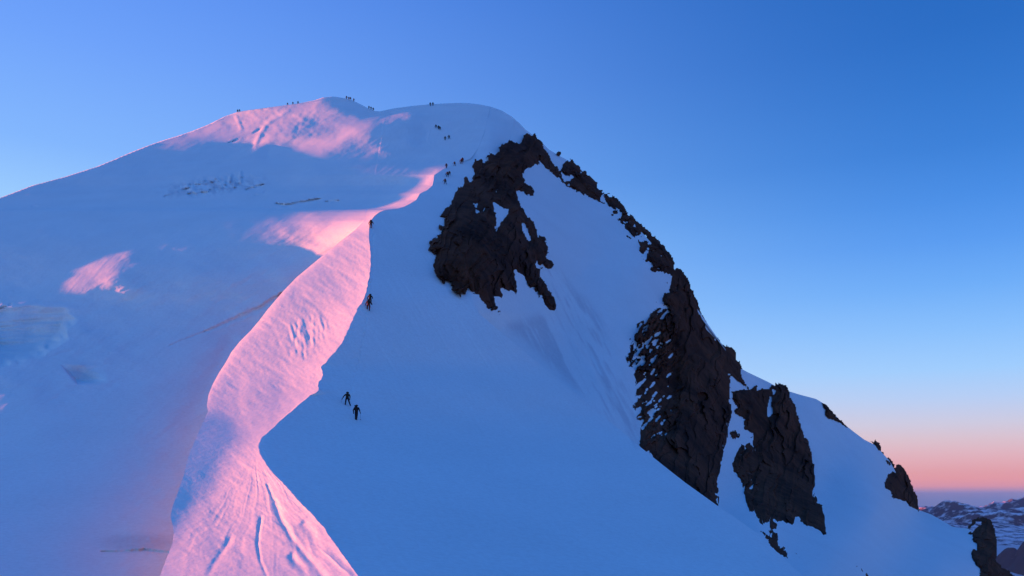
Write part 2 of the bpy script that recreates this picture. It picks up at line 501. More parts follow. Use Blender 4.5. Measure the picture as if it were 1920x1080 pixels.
def build_grid(dy=1.6, n=(300, 210, 400, 520), y0=170.0, y1=1112.0):
    ys = np.arange(y0, y1, dy)
    R = len(ys)
    xl, xc, xr = XL(ys), Xc(ys), XRr(ys)
    seg = [(np.full(R, -60.0), xl, n[0]), (xl, xc, n[1]), (xc, xr, n[2]), (xr, np.full(R, 1975.0), n[3])]
    X, Y = [], []
    for a, b, m in seg:
        t = np.linspace(0, 1, m + 1)
        X.append(a[:, None] + (b - a)[:, None] * t)
        Y.append(np.repeat(ys[:, None], m + 1, 1))
    D0 = d_b(X[0], Y[0])
    # flank of the near ridge (below) melts into the glacier slope (above)
    Bn = d_b(X[1], Y[1]); An = a_left(X[1], Y[1])
    # bend the upper slope so that it meets the crest
    crest = crest_d(ys)
    fix = (crest - d_b(Xc(ys), ys)) * sstep(275, 310, ys)
    low = (1 - sstep(400, 640, ys))[:, None]
    Bn = Bn + fix[:, None] * (0.4 * low + (1 - 0.4 * low) * np.exp(-(Xc(ys)[:, None] - X[1]) / 110.0))
    D0 = D0 + fix[:, None] * (0.4 * low + ((1 - 0.4 * low[:, 0]) * (1 - sstep(410, 500, ys)))[:, None] * np.exp(-(Xc(ys)[:, None] - X[0]) / 110.0))
    m = sstep(412, 446, Y[1])
    D1 = Bn * (1 - m) + An * m
    def face(x, y):                      # the right side; its top runs into the dome
        m = sstep(225, 300, y + 0.25 * (x - 960))
        return tps(FC, x, y) * m + d_b(x, y) * (1 - m)
    Cn = face(X[2], Y[2]); An = a_right(X[2], Y[2])
    u = np.linspace(0, 1, n[2] + 1)
    h = sstep(0, 1, u)[None, :] * (1 - sstep(540, 582, ys))[:, None]
    D2 = An + (Cn[:, -1] - An[:, -1])[:, None] * h
    up = (sstep(275, 310, ys))[:, None]
    Btop = d_b(X[2], Y[2])
    # above the crest's end the dome goes straight on
    D2 = D2 * up + Btop * (1 - up)
    dl = D1[:, -1] * (1 - up[:, 0]) + crest * up[:, 0]
    D1[:, -1] = dl; D2[:, 0] = dl
    D3 = face(X[3], Y[3])
    D3 = D3 + ((D2[:, -1] - D3[:, 0]) * (1 - sstep(560, 600, ys)))[:, None] * np.exp(-(X[3] - X[3][:, :1]) / 60.0)
    D3 = np.maximum(D3, (D2[:, -1] + 0.4 * sstep(580, 640, ys))[:, None] * (1 + 0.4 * (X[3] - X[3][:, :1]) / F))
    g = Grid()
    g.ys, g.X, g.Y, g.D, g.n = ys, X, Y, [D0, D1, D2, D3], n
    return g


G = build_grid()


# ------------------------------------------------------------------ relief on the snow, metres towards (-) or away from (+) the viewer
def ell(x, y, cx, cy, rx, ry, ang=0.0):
    c, n = math.cos(ang), math.sin(ang)
    u = ((x - cx) * c + (y - cy) * n) / rx; v = (-(x - cx) * n + (y - cy) * c) / ry
    return u * u + v * v


def line_dist(x, y, pts):
    """distance to a polyline and position along it (0..1)"""
    best = np.full(np.shape(x), 1e9); pos = np.zeros(np.shape(x)); P = np.array(pts, float)
    side = np.zeros(np.shape(x))
    ln = np.linalg.norm(np.diff(P, axis=0), axis=1); tot = ln.sum(); acc = 0.0
    for (ax, ay), (bx, by), l in zip(P[:-1], P[1:], ln):
        t = np.clip(((x - ax) * (bx - ax) + (y - ay) * (by - ay)) / (l * l), 0, 1)
        d = np.hypot(x - ax - t * (bx - ax), y - ay - t * (by - ay))
        m = d < best
        best = np.where(m, d, best); pos = np.where(m, (acc + t * l) / tot, pos)
        side = np.where(m, ((bx - ax) * (y - ay) - (by - ay) * (x - ax)) / l, side)
        acc += l
    return best, pos, side


# open crevasses: centre line, half width (px), depth (m); side > 0 lies below the line
CREVASSES = [([(518, 382), (535, 385), (552, 383), (575, 378), (598, 373)], 4.0, 6.0), ([(611, 378), (624, 378), (636, 377)], 2.6, 4.0),
             ([(308, 369), (335, 362), (356, 352)], 4.5, 3.0), ([(352, 364), (368, 366), (386, 361)], 5.0, 5.0), ([(462, 356), (478, 353), (494, 346)], 4.5, 4.5),
             ([(478, 366), (494, 364), (499, 358)], 3.0, 2.0), ([(430, 268), (440, 264), (448, 260)], 2.0, 2.5), ([(474, 250), (482, 246), (489, 241)], 2.2, 2.5), ([(58, 387), (72, 387)], 1.8, 2.0),
             ([(384, 622), (400, 617), (425, 606), (452, 594), (490, 577), (530, 551), (546, 538)], 6.0, 2.2), ([(318, 648), (345, 637), (384, 622)], 2.5, 1.2),
             ([(190, 1034), (225, 1036), (270, 1032), (300, 1036), (330, 1037)], 4.0, 3.0), ([(0, 578), (12, 575)], 3.0, 2.5), ([(15, 573), (22, 570)], 2.5, 2.0),
             ([(142, 717), (150, 719), (165, 717)], 3.0, 2.0), ([(204, 663), (216, 662), (226, 662)], 1.6, 1.0), ([(55, 658), (80, 663), (105, 655)], 1.6, 0.8), ([(92, 670), (120, 660), (150, 652)], 1.6, 0.8)]
SPIRES = [(432, 334, 2.2, 9), (451, 331, 3.0, 13), (421, 345, 2.5, 7), (440, 346, 3, 6), (415, 350, 3, 5), (352, 349, 4, 5), (360, 353, 5, 6)]


def relief_glacier(x, y):
    r = 1.3 * fbm((x + 0.8 * y) / 150.0, (y - 0.35 * x) / 60.0, 3, 11)
    u = (x + 0.9 * (1080 - y)) / 90.0; v = (y + 0.55 * x)
    r = r + 0.42 * fbm(u, v / 22.0, 3, 12) + 0.10 * fbm(u * 2.5, v / 6.0, 2, 13) + 0.045 * fbm(x / 4.5, y / 4.0, 2, 14)
    r = r * (1 - 0.75 * sstep(720, 800, y) * (1 - sstep(150, 300, x)))
    r = r * (1 - 0.55 * np.exp(-((y - 385) / 42.0) ** 4) * (1 - sstep(460, 560, x)))
    # smooth chute beside the ridge, lighter rib to its left
    d, p, sd = line_dist(x, y, [(432, 640), (404, 690), (372, 760), (340, 830), (300, 900), (240, 980), (190, 1040)])
    r = r + 1.2 * np.exp(-(d / (16 + 30 * p)) ** 2)
    for pts, hw, dep in CREVASSES:
        px = np.array(pts); m = (x > px[:, 0].min() - 40) & (x < px[:, 0].max() + 40) & (y > px[:, 1].min() - 40) & (y < px[:, 1].max() + 40)
        if not m.any():
            continue
        xx, yy = x[m], y[m]
        d, p, sd = line_dist(xx, yy, pts)
        w = hw * (0.35 + 0.65 * np.sin(np.pi * np.clip(p, 0.03, 0.97)) ** 0.7) * (1 + 0.35 * vnoise(xx / 5.0, yy / 5.0, 3))
        slot = 1 - sstep(w * 0.25, w * 1.1, d)
        lip = np.exp(-((sd + w * 1.4) / (w * 0.9)) ** 2) * (np.abs(d) < 4 * w)
        r[m] += 0.36 * dep * slot - 0.06 * dep * lip * sstep(0, 0.1, p) * (1 - sstep(0.9, 1, p))
    # broken ice above the crevasses
    for cx, cy, rx, ry in SPIRES:
        q = ell(x, y, cx, cy, rx, ry)
        r = r - 1.6 * np.maximum(0, 1 - q) ** 0.6 * (q < 1)
    rough = np.exp(-ell(x, y, 400, 348, 88, 18, -0.12) ** 2)
    r = r + rough * 0.9 * facets(x / 7.0, y / 5.0, 44, 1.0)[0]
    # the ice cliff at the left edge: a hollow wall under a sharp brow, its floor sloping out again
    brow = 574 + 0.0009 * (x - 60) ** 2 + 2.0 * vnoise(x / 30.0, 0 * x, 5)
    q = ((x + 10) / 148.0) ** 2 + ((y - 592) / 98.0) ** 2 + 0.18 * fbm(x / 28.0, y / 20.0, 2, 6)
    bowl = sstep(1.0, 0.60 + 0.12 * sstep(40, 110, x), q) * sstep(-58, -28, x)
    rise = np.clip((y - brow) / 70.0, 0, 1)
    lay = 0.4 * vnoise(x / 90.0, (y + 0.05 * x + 3 * vnoise(x / 40.0, y / 30.0, 7)) / 4.0, 51) + 0.5 * vnoise(x / 80.0, (y + 0.04 * x) / 11.0, 52)
    r = r + bowl * (14.0 * rise * (1 - 0.35 * sstep(640, 690, y)) + sstep(0, 0.15, rise) * lay * 1.3) - 1.1 * np.exp(-((y - brow + 3) / 7.0) ** 2) * (1 - sstep(120, 160, x))
    # fold running down from it to the right, with a second hollow at its foot
    d, p, sd = line_dist(x, y, [(130, 590), (160, 625), (200, 650), (255, 688)])
    r = r - 0.45 * np.exp(-(d / 13.0) ** 2) * sstep(0, 0.15, p) * (1 - sstep(0.85, 1, p))
    q = ell(x, y, 156, 700, 44, 20, 0.25)
    ed = 118 + 0.9 * (y - 690)                        # its sharp left edge
    r = r + 7.0 * np.clip((y - 684) / 30.0, 0, 1) * (1 - sstep(714, 722, y)) * sstep(ed - 1, ed + 4, x) * (1 - sstep(150, 205, x)) + 0.30 * np.exp(-q * 0.5) * vnoise(x / 30.0, (y - 0.3 * x) / 4.0, 53)
    q = ell(x, y, 45, 745, 50, 34, -0.4)
    r = r - 0.7 * np.exp(-q * 1.2)
    # ledge at the bottom
    q = ell(x, y, 250, 1012, 62, 20)
    r = r - 0.9 * np.exp(-q * q) + 0.25 * np.exp(-q) * fbm(x / 9.0, y / 6.0, 2, 57)
    # trodden line over the dome
    d, p, sd = line_dist(x, y, [(858, 304), (846, 298), (834, 290), (820, 279), (808, 270), (802, 262), (806, 245)])
    r = r - 0.10 * np.exp(-(d / 1.6) ** 2)
    # wind-carved crust on the summit slope
    cap = np.exp(-ell(x, y, 520, 228, 110, 30) ** 2)
    r = r + cap * (0.35 * fbm(x / 9.0, y / 7.0, 3, 58))
    d, p, sd = line_dist(x, y, [(482, 262), (478, 275), (488, 250), (500, 232), (540, 208)])
    r = r - 0.5 * np.exp(-(d / 4.0) ** 2)
    d, p, sd = line_dist(x, y, [(443, 218), (447, 228), (452, 240)])
    r = r - 0.5 * np.exp(-(d / 2.5) ** 2)
    patch = np.exp(-ell(x, y, 155, 510, 100, 42, -0.45) ** 2)
    r = r * (1 - 0.6 * patch) + patch * 0.05 * vnoise((x + 0.9 * y) / 3.2, (y - 0.4 * x) / 22.0, 59)
    return r


def strip_shade(x, y):
    return (1 - sstep(TERM(y) - 30, TERM(y) + 40, x)) * sstep(735, 800, y)


def relief_flank(x, y):
    """sunlit flank of the ridge: wind crust, and fluted snow spreading below the scoop in the crest"""
    r = 0.085 * fbm((x + 0.8 * y) / 30.0, (y - 0.6 * x) / 9.0, 3, 61) + 0.020 * fbm(x / 4.0, y / 4.0, 2, 62) + 0.25 * fbm(x / 60.0, y / 60.0, 2, 63)
    # scoured ripples half way up
    q = np.exp(-ell(x, y, 572, 632, 48, 36, -0.5) ** 2)
    r = r + q * 0.14 * vnoise((x - 0.3 * y) / 5.0, (y + 0.6 * x) / 16.0, 64)
    # flutes
    ay = np.maximum(y - 838, 0)
    xl = 486 - 0.66 * ay; xr = Xc(y)
    w = (x - xl) / np.maximum(xr - xl, 4)
    w2 = w + 0.10 * fbm(x / 60.0, y / 60.0, 3, 65)
    on = sstep(848, 900, y) * sstep(-0.35, 0.15, w)
    n = 1 - 2 * np.abs(fbm(w2 * 9.0, ay / 190.0, 2, 66))
    n2 = 1 - 2 * np.abs(fbm(w2 * 24.0, ay / 150.0, 2, 67))
    n3 = 1 - 2 * np.abs(fbm(w2 * 16.0 + 5, ay / 70.0, 2, 68))
    right = sstep(0.3, 0.9, w)
    amp = 0.45 + 0.55 * sstep(-0.3, 0.5, fbm(x / 70.0, y / 90.0, 2, 69))
    r = r - on * amp * ((0.11 + 0.16 * right) * n + 0.060 * n2 + 0.11 * right * n3)
    for pts, hw, dep in (([(491, 962), (486, 990), (483, 1020), (488, 1050), (502, 1085)], 3.2, 0.32), ([(512, 930), (528, 975), (548, 1010), (580, 1050), (610, 1085)], 6.0, 0.40),
                         ([(542, 1035), (560, 1060), (585, 1090)], 8.0, 0.45), ([(438, 1000), (420, 1030), (400, 1060), (385, 1090)], 6.0, 0.28), ([(500, 905), (512, 935), (520, 942)], 3.0, 0.2),
                         ([(565, 975), (585, 1000), (600, 1025)], 10.0, 0.35)):
        d, p, sd = line_dist(x, y, pts)
        r = r + 1.35 * dep * np.exp(-(d / hw) ** 2) * sstep(0, 0.15, p) * (1 - 0.6 * p)
    fade = 1 - np.exp(-np.maximum(Xc(y) - x, 0) / 3.0)
    return r * (0.4 + 0.6 * fade) * (1 - 0.75 * strip_shade(x, y))


COULOIR = [(1010, 470), (1040, 500), (1070, 540), (1120, 590), (1150, 650), (1170, 720), (1190, 790), (1195, 835), (1150, 790), (1100, 745), (1040, 690), (990, 640), (950, 610), (985, 600), (1030, 590), (1045, 570)]


def relief_face(x, y):
    """shaded side: nearly smooth by the ridge, fluted ice in the couloir"""
    u = (x - 0.62 * y); v = (y + 0.62 * x)
    r = 0.7 * fbm(x / 200.0, y / 150.0, 3, 21) + 0.15 * fbm(u / 9.0, v / 150.0, 3, 22) + 0.022 * fbm(x / 5.0, y / 5.0, 2, 23)
    m = sstep(-26, 12, poly_sdf(x, y, COULOIR))
    u = (x - 0.50 * (y - 600))
    r = r + m * (0.55 * fbm(u / 26.0, y / 330.0, 2, 24) + 0.34 * fbm(u / 7.0, y / 90.0, 4, 25))
    # faint runnels on the lower snow apron and the far shoulder
    far = sstep(1380, 1480, x + 0.3 * (y - 900))
    r = r + far * 0.22 * fbm((x - 1.1 * y) / 26.0, (y + 0.9 * x) / 300.0, 2, 26)
    # steps kicked along the crest, small spindrift lumps
    near = np.exp(-np.maximum(x - Xc(y), 0) / 26.0) * sstep(400, 440, y)
    r = r - near * 0.10 * np.maximum(fbm(x / 8.0, y / 8.0, 2, 27), 0) * 2
    d, p, sd = line_dist(x, y, [(668, 792), (655, 760), (660, 720), (672, 680), (684, 620), (690, 580), (696, 520), (698, 470), (697, 428)])
    r = r + 0.20 * np.exp(-(d / 3.4) ** 2) * (0.5 + 1.4 * vnoise(x / 2.6, y / 2.2, 28))
    # hollow behind the crest end
    q = ell(x, y, 893, 290, 26, 14, -0.25)
    return r + 1.5 * np.exp(-q)


for i in range(4):
    x, y = G.X[i], G.Y[i]
    sc = np.clip(G.D[i] / 150.0, 0.3, 2.2)
    if i == 0:
        r = relief_glacier(x, y) * np.clip(G.D[i] / 170.0, 0.4, 2.2)
    elif i == 1:
        m = sstep(412, 446, y)
        r = relief_glacier(x, y) * (1 - m) * sc + relief_flank(x, y) * m * np.clip(G.D[i] / 90.0, 0.45, 1.6)
    else:
        up = sstep(275, 310, y) if i == 2 else 1.0
        r = relief_face(x, y) * sc * up + relief_glacier(x, y) * sc * (1 - up) * 0.6
    G.D[i] = G.D[i] + r


def ICE(x, y):
    """bare ice: couloir streaks, cliff, crevasse walls"""
    m = sstep(-14, 10, poly_sdf(x, y, COULOIR))
    u = (x - 0.50 * (y - 600))
    a = m * sstep(-0.2, 0.45, fbm(u / 24.0, y / 220.0, 2, 24) + 0.8 * fbm(u / 4.0, y / 30.0, 4, 29)) * 0.5
    q = ((x + 10) / 148.0) ** 2 + ((y - 592) / 98.0) ** 2
    cl = sstep(1.0, 0.7, q) * sstep(576, 590, y)
    a = np.maximum(a, 0.12 * cl)
    a = np.maximum(a, 0.5 * np.exp(-ell(x, y, 400, 350, 95, 14, -0.1) ** 2) * (fbm(x / 8.0, y / 5.0, 2, 45) > 0.05))
    a = np.maximum(a, 0.5 * np.exp(-ell(x, y, 258, 1018, 70, 18) ** 2))
    a = np.maximum(a, 0.5 * np.exp(-ell(x, y, 155, 700, 30, 14, 0.35) ** 2))
    return a


def terrain():
    """one skin: [glacier | flank][flank | face][face | couloir]; the outer two joins open below the point where the near ridge starts to hide what lies behind"""
    ys = G.ys; R = len(ys)
    cols = [x.shape[1] for x in G.X]
    V, ice, idx = [], [], []
    base = 0
    for i in range(4):
        top = Ysky(G.X[i])
        Y = G.Y[i].copy(); X = G.X[i].copy(); D = G.D[i].copy()
        keep = Y >= top
        first = keep.argmax(0); anyk = keep.any(0)
        # lift the row above the first kept one onto the skyline itself
        for j in range(cols[i]):
            if anyk[j] and first[j] > 0:
                k = first[j] - 1
                t = (Ysky(X[k, j]) - Y[k, j]) / (Y[k + 1, j] - Y[k, j])
                t = min(max(t, 0.0), 0.999)
                X[k, j] += t * (X[k + 1, j] - X[k, j]); Y[k, j] = Ysky(X[k, j]); D[k, j] += t * (D[k + 1, j] - D[k, j])
                keep[k, j] = True; first[j] = k
        first[~anyk] = R
        G.first = getattr(G, 'first', []) + [first]
        P = place(X, Y, D)
        V.append(P.reshape(-1, 3)); ice.append(ICE(X, Y).ravel())
        idx.append(base + np.arange(X.size).reshape(X.shape)); base += X.size
    V = np.concatenate(V); ice = np.concatenate(ice)
    # weld the joins where nothing is hidden
    remap = np.arange(len(V))
    remap[idx[2][:, 0]] = idx[1][:, -1]
    openL = ys > 424; openR = ys > 585
    remap[idx[1][~openL, 0]] = idx[0][~openL, -1]
    remap[idx[3][~openR, 0]] = idx[2][~openR, -1]
    quads, tris = [], []
    for i in range(4):
        f = G.first[i]; I = idx[i]
        for j in range(cols[i] - 1):
            a, b = f[j], f[j + 1]
            t = max(a, b)
            if t < R - 1:
                k = np.arange(t, R - 1)
                quads.append(np.stack([I[k, j], I[k + 1, j], I[k + 1, j + 1], I[k, j + 1]], 1))
            if a < t < R:
                k = np.arange(a, t); tris.append(np.stack([I[k, j], I[k + 1, j], np.full(len(k), I[t, j + 1])], 1))
            if b < t < R:
                k = np.arange(b, t); tris.append(np.stack([np.full(len(k), I[t, j]), I[k + 1, j + 1], I[k, j + 1]], 1))
    quads = remap[np.concatenate(quads)]; tris = remap[np.concatenate(tris)] if tris else np.zeros((0, 3), int)
    # far side beyond the skyline
    sky = []
    for i in range(4):
        for j in range(cols[i]):
            if G.first[i][j] < R:
                v = remap[idx[i][G.first[i][j], j]]
                if not sky or sky[-1] != v:
                    sky.append(v)
    sky = np.array(sky)
    extra, prev = [], sky
    nb = len(V)
    for s, dz in ((1.5, 0.25), (4, 1.2), (10, 5), (30, 22), (90, 75), (260, 240), (1200, 1150)):
        q = V[sky].copy()
        q[:, 1] += s; q[:, 2] -= dz; q[:, 0] *= 1 + s / np.maximum(q[:, 1], 1)
        cur = nb + np.arange(len(sky)); nb += len(sky)
        extra.append(q)
        quads = np.concatenate([quads, np.stack([prev[:-1], prev[1:], cur[1:], cur[:-1]], 1)])
        prev = cur
    # slopes beyond the left edge and below the bottom edge of the picture
    left = idx[0][G.first[0][0]:, 0]
    prev = left
    for s, dz in ((4, 1.2), (15, 6), (50, 28), (160, 120), (900, 1000)):
        q = V[left].copy(); q[:, 0] -= s; q[:, 2] -= dz
        cur = nb + np.arange(len(left)); nb += len(left); extra.append(q)
        quads = np.concatenate([quads, np.stack([prev[:-1], cur[:-1], cur[1:], prev[1:]], 1)])
        prev = cur
    bot = np.concatenate([idx[0][-1], idx[1][-1], idx[2][-1, 1:], idx[3][-1]])
    prev = bot
    for s, dz in ((3, 0.8), (10, 3), (40, 12), (120, 70), (500, 900)):
        q = V[bot].copy(); q[:, 1] -= s; q[:, 2] -= dz
        cur = nb + np.arange(len(bot)); nb += len(bot); extra.append(q)
        quads = np.concatenate([quads, np.stack([prev[:-1], cur[:-1], cur[1:], prev[1:]], 1)])
        prev = cur
    V = np.concatenate([V] + extra); ice = np.r_[ice, np.zeros(len(V) - len(ice))]
    # drop unused vertices
    used = np.zeros(len(V), bool); used[quads] = True; used[tris] = True
    new = np.cumsum(used) - 1
    o = mesh_obj('snow_mountain', V[used], [new[quads], new[tris]] if len(tris) else new[quads], SNOW, attrs={'ice': ice[used]}, kind='structure')
    return o, V, idx, (openL, openR)




TERR, TV, TIDX, OPEN = terrain()


def wall(name, a, b, side):
    """the hidden side of a rim: undercut below the rim a, then out along the slope b behind it"""
    gap = np.linalg.norm(b - a, axis=1)[:, None]
    g = np.minimum(gap, 40.0)
    out = (b - a) / np.maximum(gap, 1e-6)
    o = lambda x, y, z: a + np.array([side * x, 0, z])[None] * g + out * y * gap
    P = np.stack([a, o(0.08, 0.05, -0.12), o(0.16, 0.16, -0.32), o(0.22, 0.40, -0.55), o(0.20, 0.65, -0.50), o(0.10, 0.88, -0.20), b], 1)
    R, n = P.shape[0], P.shape[1] - 1
    I = np.arange(R * (n + 1)).reshape(R, n + 1)
    f = np.stack([I[:-1, :-1], I[1:, :-1], I[1:, 1:], I[:-1, 1:]], -1).reshape(-1, 4)
    return mesh_obj(name, P.reshape(-1, 3), f, LOW_BOUNCE if side > 0 else SNOW, kind='structure')


oL = np.nonzero(OPEN[0])[0]; oL = np.r_[oL[0] - 1, oL]
oR = np.nonzero(OPEN[1])[0]; oR = np.r_[oR[0] - 1, oR]
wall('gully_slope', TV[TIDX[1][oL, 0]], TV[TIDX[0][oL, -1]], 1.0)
wall('couloir_slope', TV[TIDX[2][oR, -1]], TV[TIDX[3][oR, 0]], -1.0)


# ------------------------------------------------------------------ rocks: outlines traced in the photo, each standing out of the snow at its own distance
def thing(name, label, cat, loc=(0, 0, 0), group=None):
    o = bpy.data.objects.new(name, None)
    COL.objects.link(o)
    o.location = loc
    o['label'] = label; o['category'] = cat
    if group:
        o['group'] = group
    return o


def rock(name, label, poly, holes=(), thick=5.0, step=1.5, rot=0.25, stretch=2.2, cell=26.0, back=False, speck=None, dist=None, blocks=None, rough=2.2, seed=1, lift=0.0, snow=0.0, cat='rock face', group=None):
    P = np.array(poly, float)
    x0, y0 = P.min(0) - 5; x1, y1 = P.max(0) + 5
    xs = np.arange(x0, x1, step); ys = np.arange(y0, y1, step)
    x, y = np.meshgrid(xs, ys)
    s = poly_sdf(x, y, poly)
    for h in holes:
        s = np.minimum(s, -poly_sdf(x, y, h))
    # along / across the grain of the rock
    c, sn = math.cos(rot), math.sin(rot)
    a = (x * c + y * sn); b = (-x * sn + y * c) / stretch
    wa = fbm(x / 20.0, y / 20.0, 2, seed + 5) * cell * 0.30; wb = fbm(x / 20.0 + 9, y / 20.0 - 5, 2, seed + 6) * cell * 0.30
    a = a + wa; b = b + wb
    f1, id1 = facets(a / cell, b / cell, seed, 1.7)
    f0, _ = facets(a / (cell * 2.1) + 5, b / (cell * 2.1) + 2, seed + 3, 1.6)
    f2, id2 = facets(a / (cell * 0.42), b / (cell * 0.42) + 7, seed + 1, 1.5)
    f3, _ = facets(a / (cell * 0.17), b / (cell * 0.17) + 3, seed + 2, 1.0)
    s = s + rough * (1.2 * f2 + 0.7 * f3) - 0.2
    if speck is not None:
        s = speck(x, y, s, a, b)
    base = tps(FC, x, y) if dist is None else dist + 0 * x
    m = base / F                                       # metres per pixel there
    t = thick * (1 - np.exp(-np.maximum(s, 0) / (thick / m.mean() * 0.55))) + np.clip(s, -3, 0) * 0.8
    inside = sstep(-1, 7, s)
    t = t + inside * (f0 * cell * 0.55 + f1 * cell * 0.45 + f2 * cell * 0.24 + f3 * cell * 0.07) * m + lift * inside
    t = np.where(s > 0, np.maximum(t, 0.12 + 0.25 * inside), t)
    d = base - t
    keep = s > -1.6
    V = place(x, y, d)
    I = np.arange(x.size).reshape(x.shape)
    fk = keep[:-1, :-1] & keep[1:, :-1] & keep[1:, 1:] & keep[:-1, 1:]
    quads = np.stack([I[:-1, :-1], I[1:, :-1], I[1:, 1:], I[:-1, 1:]], -1)[fk]
    bid = id1[:-1, :-1][fk] if cell else None
    mats = [ROCK, SNOW]
    V = V.reshape(-1, 3)
    if back:
        # the side away from the viewer, so that the rock is solid
        tb = np.where(s > 0, (thick * 0.9 * (1 - np.exp(-np.maximum(s, 0) / (thick / m.mean() * 0.6))) + inside * np.abs(f2) * cell * 0.3 * m), -0.05)
        Vb = place(x, y, base + tb).reshape(-1, 3)
        q2 = quads[:, ::-1] + len(V)
        V = np.concatenate([V, Vb]); quads = np.concatenate([quads, q2]); bid = np.r_[bid, bid]
        # rim
        e = {}
        for q in quads[:len(q2)]:
            for i in range(4):
                k = (q[i], q[(i + 1) % 4])
                if (k[1], k[0]) in e:
                    del e[(k[1], k[0])]
                else:
                    e[k] = 1
        if e:
            ed = np.array(list(e.keys())); n0 = len(V) // 2
            rim = np.stack([ed[:, 1], ed[:, 0], ed[:, 0] + n0, ed[:, 1] + n0], 1)
            quads = np.concatenate([quads, rim]); bid = np.r_[bid, np.full(len(rim), bid[0])]
    # snow lies on ledges
    p = V[quads]
    nz = np.cross(p[:, 2] - p[:, 0], p[:, 1] - p[:, 3]); nz /= np.linalg.norm(nz, axis=1)[:, None] + 1e-9
    nz = -nz
    cx = (p[:, 0] + p[:, 2]) / 2
    lay = fbm(cx[:, 0] * 0.35, cx[:, 2] * 0.35, 3, seed + 9)
    mi = ((nz[:, 2] > 0.62) & (lay + snow > 0.30)).astype(np.int32) if snow > 0 else np.zeros(len(quads), np.int32)
    centre = V[np.unique(quads)].mean(0)
    if blocks:
        root = thing(name, label, cat, tuple(centre), group)
        ids, inv, cnt = np.unique(bid, return_inverse=True, return_counts=True)
        rest = []
        for k in range(len(ids)):
            for sel in islands(quads, np.nonzero(inv == k)[0]):
                if len(sel) >= 14:
                    add_block('rock_block', V - centre, quads[sel], mi[sel], mats, root)
                else:
                    rest.append(sel)
        if rest:
            sel = np.concatenate(rest)
            add_block('rock_rubble', V - centre, quads[sel], mi[sel], mats, root)['kind'] = 'stuff'
        return root
    o = add_block(name, V - centre, quads, mi, mats, None)
    o.location = centre
    o['label'] = label; o['category'] = cat
    if group:
        o['group'] = group
    return o


def islands(quads, sel):
    """groups of faces that hang together"""
    q = quads[sel]
    u, inv = np.unique(q, return_inverse=True)
    inv = inv.reshape(q.shape)
    lab = np.arange(len(u))
    while True:
        m = lab[inv].min(1)
        new = lab.copy()
        for i in range(4):
            np.minimum.at(new, inv[:, i], m)
        new = new[new]
        if (new == lab).all():
            break
        lab = new
    g = lab[inv[:, 0]]
    return [sel[g == v] for v in np.unique(g)]


def add_block(name, V, q, mi, mats, parent):
    u, inv = np.unique(q, return_inverse=True)
    o = mesh_obj(name, V[u], inv.reshape(q.shape), mats, parent, smooth=False)
    if mi.any() and len(o.data.polygons) == len(mi):
        o.data.polygons.foreach_set('material_index', mi)
    return o


def speck_wall(x, y, s, a, b):
    """the left part of the big wall: snow caught between thin leaning slabs"""
    c, sn = math.cos(-0.85), math.sin(-0.85)
    u = x * c + y * sn; v = -x * sn + y * c
    n = fbm(u / 15.0, v / 5.0, 3, 71) + 0.35 * fbm(u / 6.0, v / 2.6, 2, 72)
    zone = np.clip(1 - (x - 1180 - 0.05 * (y - 600)) / 115.0, -1, 1) * sstep(565, 585, y) * (1 - sstep(790, 850, y))
    hole = (0.62 - 0.42 * np.maximum(zone, 0) - n) * 16
    hole = hole + 60 * (1 - sstep(0.0, 0.35, zone))
    return np.minimum(s, hole)


def speck_rib(amount, seed):
    def f(x, y, s, a, b):
        n = fbm((x - y) / 12.0, (x + y) / 9.0, 3, seed)
        edge = np.exp(-np.maximum(s, 0) / 14.0)
        return np.minimum(s, (0.75 - amount * edge - n) * 14)
    return f


BUTTRESS = [(986.7, 249), (991, 250), (996, 255), (1001, 249), (1005, 255), (1012.5, 263), (1016.7, 273), (1024, 283), (1030, 295), (1037, 307), (1047, 320), (1052, 331), (1056, 341), (1047, 334), (1030, 320), (1018, 310), (1013, 304),
            (1011, 313), (1003, 307), (997, 315), (987, 317), (981, 322), (980, 332), (987, 342), (995, 352), (1002.5, 359), (998, 363), (1001, 367.5), (988, 364), (977, 359), (965, 357.5), (969, 368), (975, 382), (982, 393), (987, 403),
            (995, 412), (1002.5, 420), (1005, 430), (1012, 443), (1020, 445), (1024, 453), (1027, 463), (1031, 473), (1028, 478), (1022.5, 477), (1028, 487), (1037, 496), (1032.5, 503), (1022, 502), (1017, 497), (1018, 503), (1012, 497),
            (1006, 487), (1005, 497), (1011, 507), (1012, 520), (1017, 523), (1023, 530), (1030, 540), (1037, 552), (1042.5, 563), (1045, 575), (1040, 584), (1030, 582.5), (1018, 573), (1011, 562), (1012, 552.5), (1004, 547), (1002, 542),
            (992, 538), (987, 528), (982, 517), (972, 512), (967, 505), (962, 508), (967.5, 518), (972, 533), (967.5, 550), (957, 546), (950, 544), (941, 543), (943, 552), (942, 561), (927, 557), (930, 567), (933, 578), (927, 584), (920, 586),
            (912, 575), (900, 558), (887, 547), (877.5, 541), (873, 553), (865, 549), (867, 562.5), (858, 553), (849, 543), (852, 536), (833, 522.5), (836, 536), (827.5, 527), (813, 508), (812, 497), (817, 477.5), (805, 468), (808, 453),
            (813, 448), (827.5, 448), (821, 442), (830, 434), (829, 430), (818, 429), (823, 423), (834, 426), (835, 413), (835, 408), (823, 407), (835, 393), (844, 385), (843, 378), (850, 373), (853, 360), (858, 353), (862, 343), (868, 347),
            (872.5, 343), (868, 333), (873, 330), (878, 335), (878, 342), (884, 342), (889, 330), (890, 318), (887, 312), (893, 302), (903, 300), (908, 305), (915, 293), (921, 288), (928, 292), (932, 283), (943, 271), (955, 262.5), (965, 266),
            (970, 270), (974, 272), (980, 262), (982.5, 253)]
